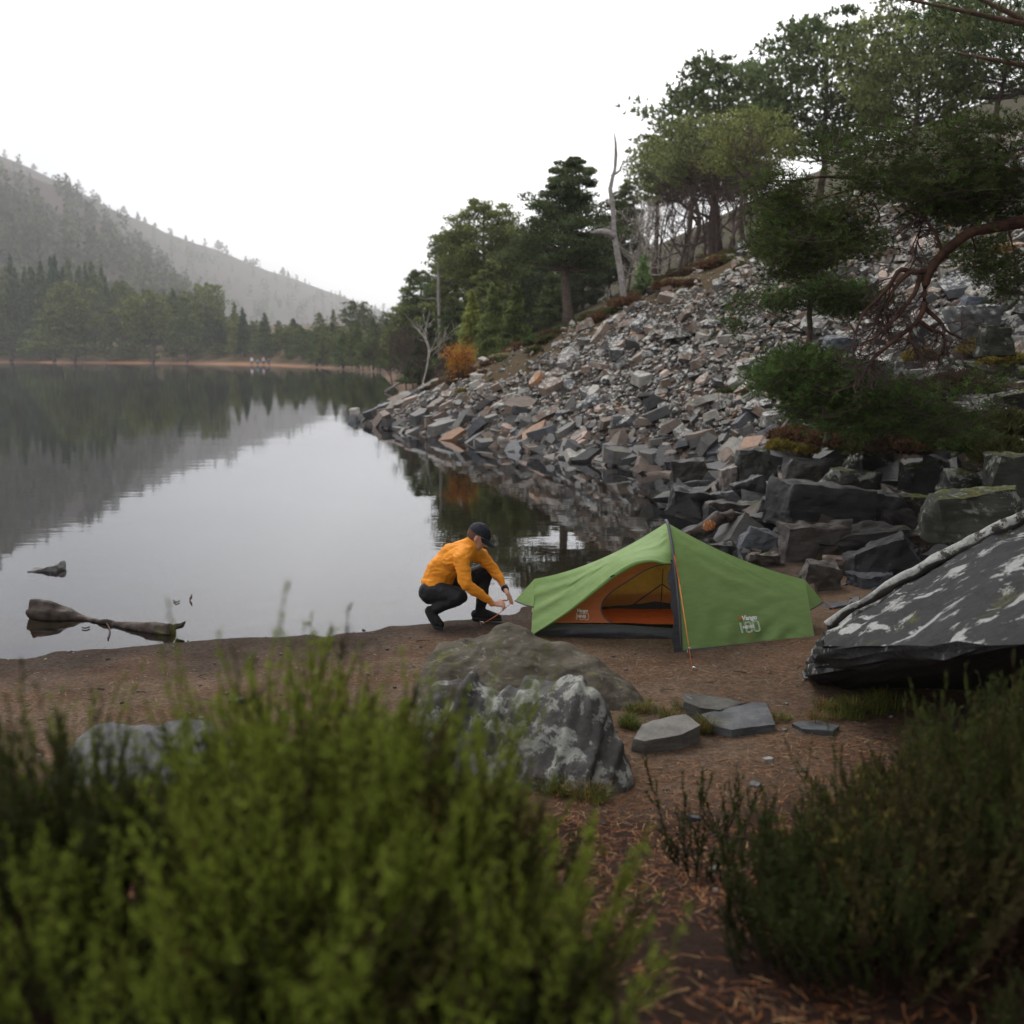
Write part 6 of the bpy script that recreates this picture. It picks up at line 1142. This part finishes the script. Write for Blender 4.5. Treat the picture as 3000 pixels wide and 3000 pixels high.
HP = {'green': [plant(1000+i, 30, .16, .5, TIP, MID, LOW) for i in range(4)], 'brown': [plant(1010+i, 26, .15, .42, (.085, .075, .025), BRN, LOW, 54) for i in range(2)], 'dark': [plant(1020+i, 26, .15, .42, (.050, .068, .016), (.026, .034, .010), (.024, .016, .010), 60) for i in range(3)], 'shadespire': [plant(1060+i, 8, .05, .75, (.075, .095, .02), (.035, .045, .012), LOW, 110, .013, 5) for i in range(2)], 'leafy': [plant(1040+i, 12, .14, .5, (.17, .14, .035), (.10, .11, .03), BRN, 16, .028, 3) for i in range(2)], 'dead': [plant(1050+i, 14, .12, .5, (.13, .085, .06), (.09, .055, .04), BRN, 30, .008, 5) for i in range(2)], 'spire': [plant(1030+i, 9, .05, .75, TIP, (.07, .095, .02), BRN, 120, .013, 5) for i in range(3)]}  # the darker copy of spire has shade put into its leaf colours
r = np.random.default_rng(55)
def put_h(kind, x, y, s, label, group, hz=1.0, cat='heather', tilt=None):
    o = HP[kind][r.integers(0, len(HP[kind]))].copy(); C.objects.link(o); o.name = 'heather_plant'; t = tilt or (r.normal(0, .08), r.normal(0, .08)); o.location = (x, y, float(H(x, y))-.02); o.scale = (s, s, s*hz); o.rotation_euler = (t[0], t[1], r.uniform(0, 6.28)); return tag(o, label, cat, group)
def topped(kind, U, Vtop, y, label, group, wide=1.0):
    p = P(U, Vtop, y); g_ = float(H(p[0], p[1])); h = p[2]-g_; base = {'green': .42, 'brown': .36, 'dark': .36, 'spire': .68, 'leafy': .42, 'dead': .42, 'shadespire': .68}[kind]; s = max(h, .12)/base
    put_h(kind, p[0], p[1], min(s, 1.25*wide), label, group, hz=s/min(s, 1.25*wide))
GL = 'foreground heather clump at the lower left'; GR = 'dark heather bank at the lower right'
for U, V, y, kd, lab in [(905, 1795, 1.85, 'spire', 'tallest bright green heather spire left of the craggy boulder'), (965, 1812, 1.9, 'spire', 'bright heather spire just right of the tallest one'), (845, 1850, 1.85, 'spire', 'heather spire just left of the tallest one'), (215, 1925, 2.1, 'spire', 'tall thin dark green heather spire at the far left'), (170, 1990, 2.05, 'spire', 'shorter heather spire left of the thin dark one'), (255, 2010, 2.15, 'spire', 'reddish heather spire right of the thin dark one'), (680, 1960, 1.9, 'spire', 'lone heather spire in front of the beach left of the main clump'), (715, 2030, 2.2, 'spire', 'short heather spire beside the lone one'), (90, 2080, 2.0, 'spire', 'low heather spire at the left edge'), (430, 2060, 2.2, 'spire', 'sparse heather spire over the low grey boulder'), (830, 1870, 1.8, 'spire', 'lower left spire of the bright main clump'), (880, 1800, 1.95, 'spire', 'spire rising behind the tallest one'), (935, 1830, 1.8, 'spire', 'blurred bright spire in front of the tallest one'), (1000, 1880, 1.85, 'spire', 'bright spire on the right shoulder of the main clump'), (1060, 1930, 1.9, 'spire', 'outer right spire of the bright main clump')]: topped(kd, U, V, y, lab, None, .9)
tops_u = [-200, 0, 100, 230, 330, 450, 560, 680, 780, 860, 960, 1080, 1180, 1300, 1420, 1520, 1600, 1700]; tops_v = [2500, 2500, 2360, 2300, 2470, 2620, 2640, 2480, 2130, 1890, 1910, 2050, 2120, 2200, 2320, 2420, 2540, 2700]
for k in range(96):
    U = r.uniform(-250, 1560); y = r.uniform(1.55, 2.35);
    if U < 760 and r.random() < (0.9 if U > 330 else 0.66): continue
    V = np.interp(U, tops_u, tops_v)+r.exponential(120)+10; kd = 'brown' if (U < 420 and r.random() < .6) else ('green' if r.random() < .72 else ('brown' if r.random() < .5 else 'dark'))
    if V > 2950: continue
    zone = 'at the far left' if U < 400 else ('over the low grey boulder' if U < 740 else ('in the bright main clump' if U < 1150 else 'in front of the craggy boulder'))
    topped(kd, U, V, y, f"{ {'brown': 'brown-tinged', 'green': 'bright green', 'dark': 'dark green'}[kd]} blurred heather {zone}", GL)
tr_u = [2100, 2200, 2300, 2380, 2480, 2600, 2720, 2850, 3000, 3300]; tr_v = [2800, 2680, 2500, 2390, 2310, 2210, 2120, 2060, 2010, 1950]
for k in range(110):  # dark kinds on this bank: pine shade put into the leaf colour
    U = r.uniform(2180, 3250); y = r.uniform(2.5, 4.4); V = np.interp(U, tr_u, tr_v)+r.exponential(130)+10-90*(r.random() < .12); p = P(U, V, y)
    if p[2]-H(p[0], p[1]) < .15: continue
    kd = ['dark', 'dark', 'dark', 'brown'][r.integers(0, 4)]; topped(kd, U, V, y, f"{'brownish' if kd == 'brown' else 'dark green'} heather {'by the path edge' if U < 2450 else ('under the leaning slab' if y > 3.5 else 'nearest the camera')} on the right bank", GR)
for U, V, y in [(2780, 1950, 3.1), (2860, 1900, 2.9), (2920, 1830, 2.8), (2990, 1790, 2.7), (2560, 2020, 3.4)]: topped('shadespire', U, V, y, f"thin heather spire against the black underside of the slab{', tallest at the edge' if U > 2950 else ''}", 'heather spires against the black underside of the slab', .8)
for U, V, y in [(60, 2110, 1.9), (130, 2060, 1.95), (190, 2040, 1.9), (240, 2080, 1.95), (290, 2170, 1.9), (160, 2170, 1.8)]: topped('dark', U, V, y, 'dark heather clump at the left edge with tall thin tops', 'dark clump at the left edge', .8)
for k in range(34): U = r.uniform(700, 1500) if k % 2 else r.uniform(2300, 3100); kd = 'leafy' if k % 3 else 'dead'; topped(kd, U, (np.interp(U, tops_u, tops_v) if k % 2 else np.interp(U, tr_u, tr_v))+r.uniform(-20, 130), r.uniform(1.6, 2.2) if k % 2 else r.uniform(2.6, 3.6), {'leafy': 'yellow-leaved sprigs', 'dead': 'dead brown stems'}[kd]+(' rising from the bright heather clump' if k % 2 else ' rising from the dark right bank'), 'odd sprigs among the foreground heather', .8)
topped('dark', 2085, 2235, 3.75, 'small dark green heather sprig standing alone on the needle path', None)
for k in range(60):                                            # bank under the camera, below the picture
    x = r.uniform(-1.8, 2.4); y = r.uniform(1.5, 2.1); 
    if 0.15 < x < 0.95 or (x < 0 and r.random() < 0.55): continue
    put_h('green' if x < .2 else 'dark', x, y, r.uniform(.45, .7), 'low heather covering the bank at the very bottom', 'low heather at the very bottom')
# grass tufts
def tuft(seed, n=70, h=.16, col=(.10, .12, .03)):
    r_ = np.random.default_rng(seed); K = MB(); a = r_.uniform(0, 6.28, n); q = .05*np.sqrt(r_.random(n)); b = np.stack([q*np.cos(a), q*np.sin(a), 0*q], -1); d = unit(np.stack([np.cos(a)*r_.uniform(.1, .9, n), np.sin(a)*r_.uniform(.1, .9, n), np.ones(n)], -1)); L = h*r_.uniform(.5, 1.1, n); s = unit(np.cross(d, [0, 0, 1.]))*.0022; m_ = b+d*L[:, None]*.6; t_ = b+d*L[:, None]; t_[:, 2] -= L*.22; t_[:, :2] += d[:, :2]*L[:, None]*.3
    v = np.stack([b-s, b+s, m_+s*.8, m_-s*.8, t_], 1).reshape(-1, 3); i = np.arange(n)[:, None]*5; f = np.concatenate([i+[0, 1, 2], i+[0, 2, 3], i+[3, 2, 4]]); K.add(v, f, np.repeat(np.array(col)*r_.uniform(.6, 1.5, (n, 1))*np.where(r_.random((n, 1)) < .25, np.array([[2.0, 1.4, 1.2]]), 1), 5, 0)); return K.build('grass_tuft', M['grass'], link=False)
GT = [tuft(60+i, col=[(.10, .13, .03), (.085, .11, .025), (.14, .12, .04)][i % 3], n=90) for i in range(3)]
def put_g(U, V, n, spread, s, label, cat='grass'):
    for _ in range(n):
        p = ghit(U+r.normal(0, spread), V+r.normal(0, spread*.4)); o = GT[r.integers(0, 3)].copy(); C.objects.link(o); o.name = 'grass_tuft'; o.location = tuple(p-[0, 0, .01]); ss = s*r.uniform(.6, 1.2); o.scale = (ss,)*3; o.rotation_euler = (0, 0, r.uniform(0, 6.3)); tag(o, label, cat, 'grass tufts '+label.split(' ', 2)[2] if n > 1 else None)
for a in [(1970, 2092, 9, 32, .8, 'green grass growing between the slate wedge and the dark narrow slab'), (2070, 2140, 7, 14, .8, 'green grass beside the broad flagstone'), (1640, 2300, 12, 45, 1.0, 'long grass at the foot of the craggy boulder'), (1720, 2330, 8, 40, .9, 'dry grass at the right foot of the craggy boulder'), (1540, 2260, 8, 40, 1.0, 'long grass hanging under the craggy boulder'), (1890, 2090, 10, 26, .6, 'dry grass at the tail of the brown boulder'), (1850, 2130, 6, 16, .7, 'sparse grass between the two big boulders'), (2290, 2110, 6, 16, .5, 'little green weeds at the right end of the flagstone'), (2440, 2090, 14, 45, .8, 'grass in the shade under the leaning slab'), (2560, 2080, 12, 50, 1.1, 'tall dark grass at the foot of the leaning slab'), (2430, 1650, 5, 20, .7, 'yellowing grass on the wet mud'), (2230, 1660, 6, 30, .5, 'mossy grass by the light brown low rock'), (2285, 1590, 3, 5, .6, 'yellow tuft at the pointed slate boulder'), (1650, 2000, 8, 40, .5, 'fine grass between the brown and the craggy boulder')]: put_g(*a)
# fallen pine needles and twigs on the beach and the path
def litter():
    r = np.random.default_rng(8); K = MB()
    for n, y0, y1, cols, ln, wd_ in [(26000, 5.2, 9.4, [(.24, .12, .06), (.14, .085, .055), (.075, .05, .038), (.30, .22, .14)], (.02, .07), (.0014, .0034)), (30000, 2.0, 5.9, [(.30, .115, .042), (.20, .08, .036), (.09, .045, .028), (.36, .21, .10)], (.02, .07), (.0011, .0025))]:
        y = r.uniform(y0, y1, n); x = r.uniform(-.62, .62, n)*(y+.6); z = H(x, y); q = np.stack([x, y, 0*x], -1); keep = (z > .02) & (fbm(q*np.array([1.6, 3.5, 1]), 3, 71)+r.normal(0, .25, n) > -.1); x, y, z = x[keep], y[keep], z[keep]; m_ = len(x)
        a = r.normal(0, .8, m_) if y0 > 4 else r.uniform(0, 6.3, m_); L = r.uniform(*ln, m_); d = np.stack([np.cos(a), np.sin(a), r.normal(0, .10, m_)], -1)*L[:, None]*.5; s = np.stack([-np.sin(a), np.cos(a), 0*a], -1)*r.uniform(*wd_, m_)[:, None]; c0 = np.stack([x, y, z+.004+r.uniform(0, .006, m_)], -1)
        v = np.stack([c0-d-s, c0-d+s, c0+d+s*.4, c0+d-s*.4], 1).reshape(-1, 3); i = np.arange(m_)[:, None]*4; ci = np.array(cols)[r.integers(0, len(cols), m_)]*r.uniform(.7, 1.3, (m_, 1)); K.add(v, np.concatenate([i+[0, 1, 2], i+[0, 2, 3]]), np.repeat(ci, 4, 0))
    for _ in range(260):
        y = r.uniform(3.0, 9.2); x = r.uniform(-.6, .6)*(y+.5); z = float(H(x, y)); 
        if z < .02: continue
        a = r.uniform(0, 3.14); L = r.uniform(.03, .12); K.add(*tube([[x, y, z+.006], [x+math.cos(a)*L*.5, y+math.sin(a)*L*.5, z+.012], [x+math.cos(a)*L, y+math.sin(a)*L+.01, z+.007]], [.003, .0025, .0012], 4), c=np.array((.05, .036, .03))*r.uniform(.6, 3.0))
    tag(K.build('needle_litter', M['litter']), kind='stuff')
litter()
# ------------------------------------------------------------------ the misty air of the glen
def haze_box():
    lo = np.array([-2000, -40, -5.0]); hi = np.array([1200, 3900, 0.0]); hi[2] = max(hA[..., 2].max(), hB[..., 2].max())+14
    v = np.array([(x, y, z) for x in (lo[0], hi[0]) for y in (lo[1], hi[1]) for z in (lo[2], hi[2])])
    f = [(0, 1, 3, 2), (4, 6, 7, 5), (0, 4, 5, 1), (2, 3, 7, 6), (0, 2, 6, 4), (1, 5, 7, 3)]
    m = bpy.data.materials.new('haze'); m.use_nodes = True; t = m.node_tree; t.nodes.clear()
    out = t.nodes.new('ShaderNodeOutputMaterial'); p = t.nodes.new('ShaderNodeVolumePrincipled')
    p.inputs['Color'].default_value = (0.97, 0.97, 0.98, 1); p.inputs['Density'].default_value = 0.00034; p.inputs['Anisotropy'].default_value = 0.0
    t.links.new(p.outputs[0], out.inputs['Volume'])
    tag(mk('haze', v, f, m), kind='stuff')
haze_box()
print('script time', round(time.time()-T0, 1), 's; objects', len(bpy.data.objects), 'tris', sum(len(m.loops)-2*len(m.polygons) for m in bpy.data.meshes))
print('haze top', max(hA[..., 2].max(), hB[..., 2].max()))
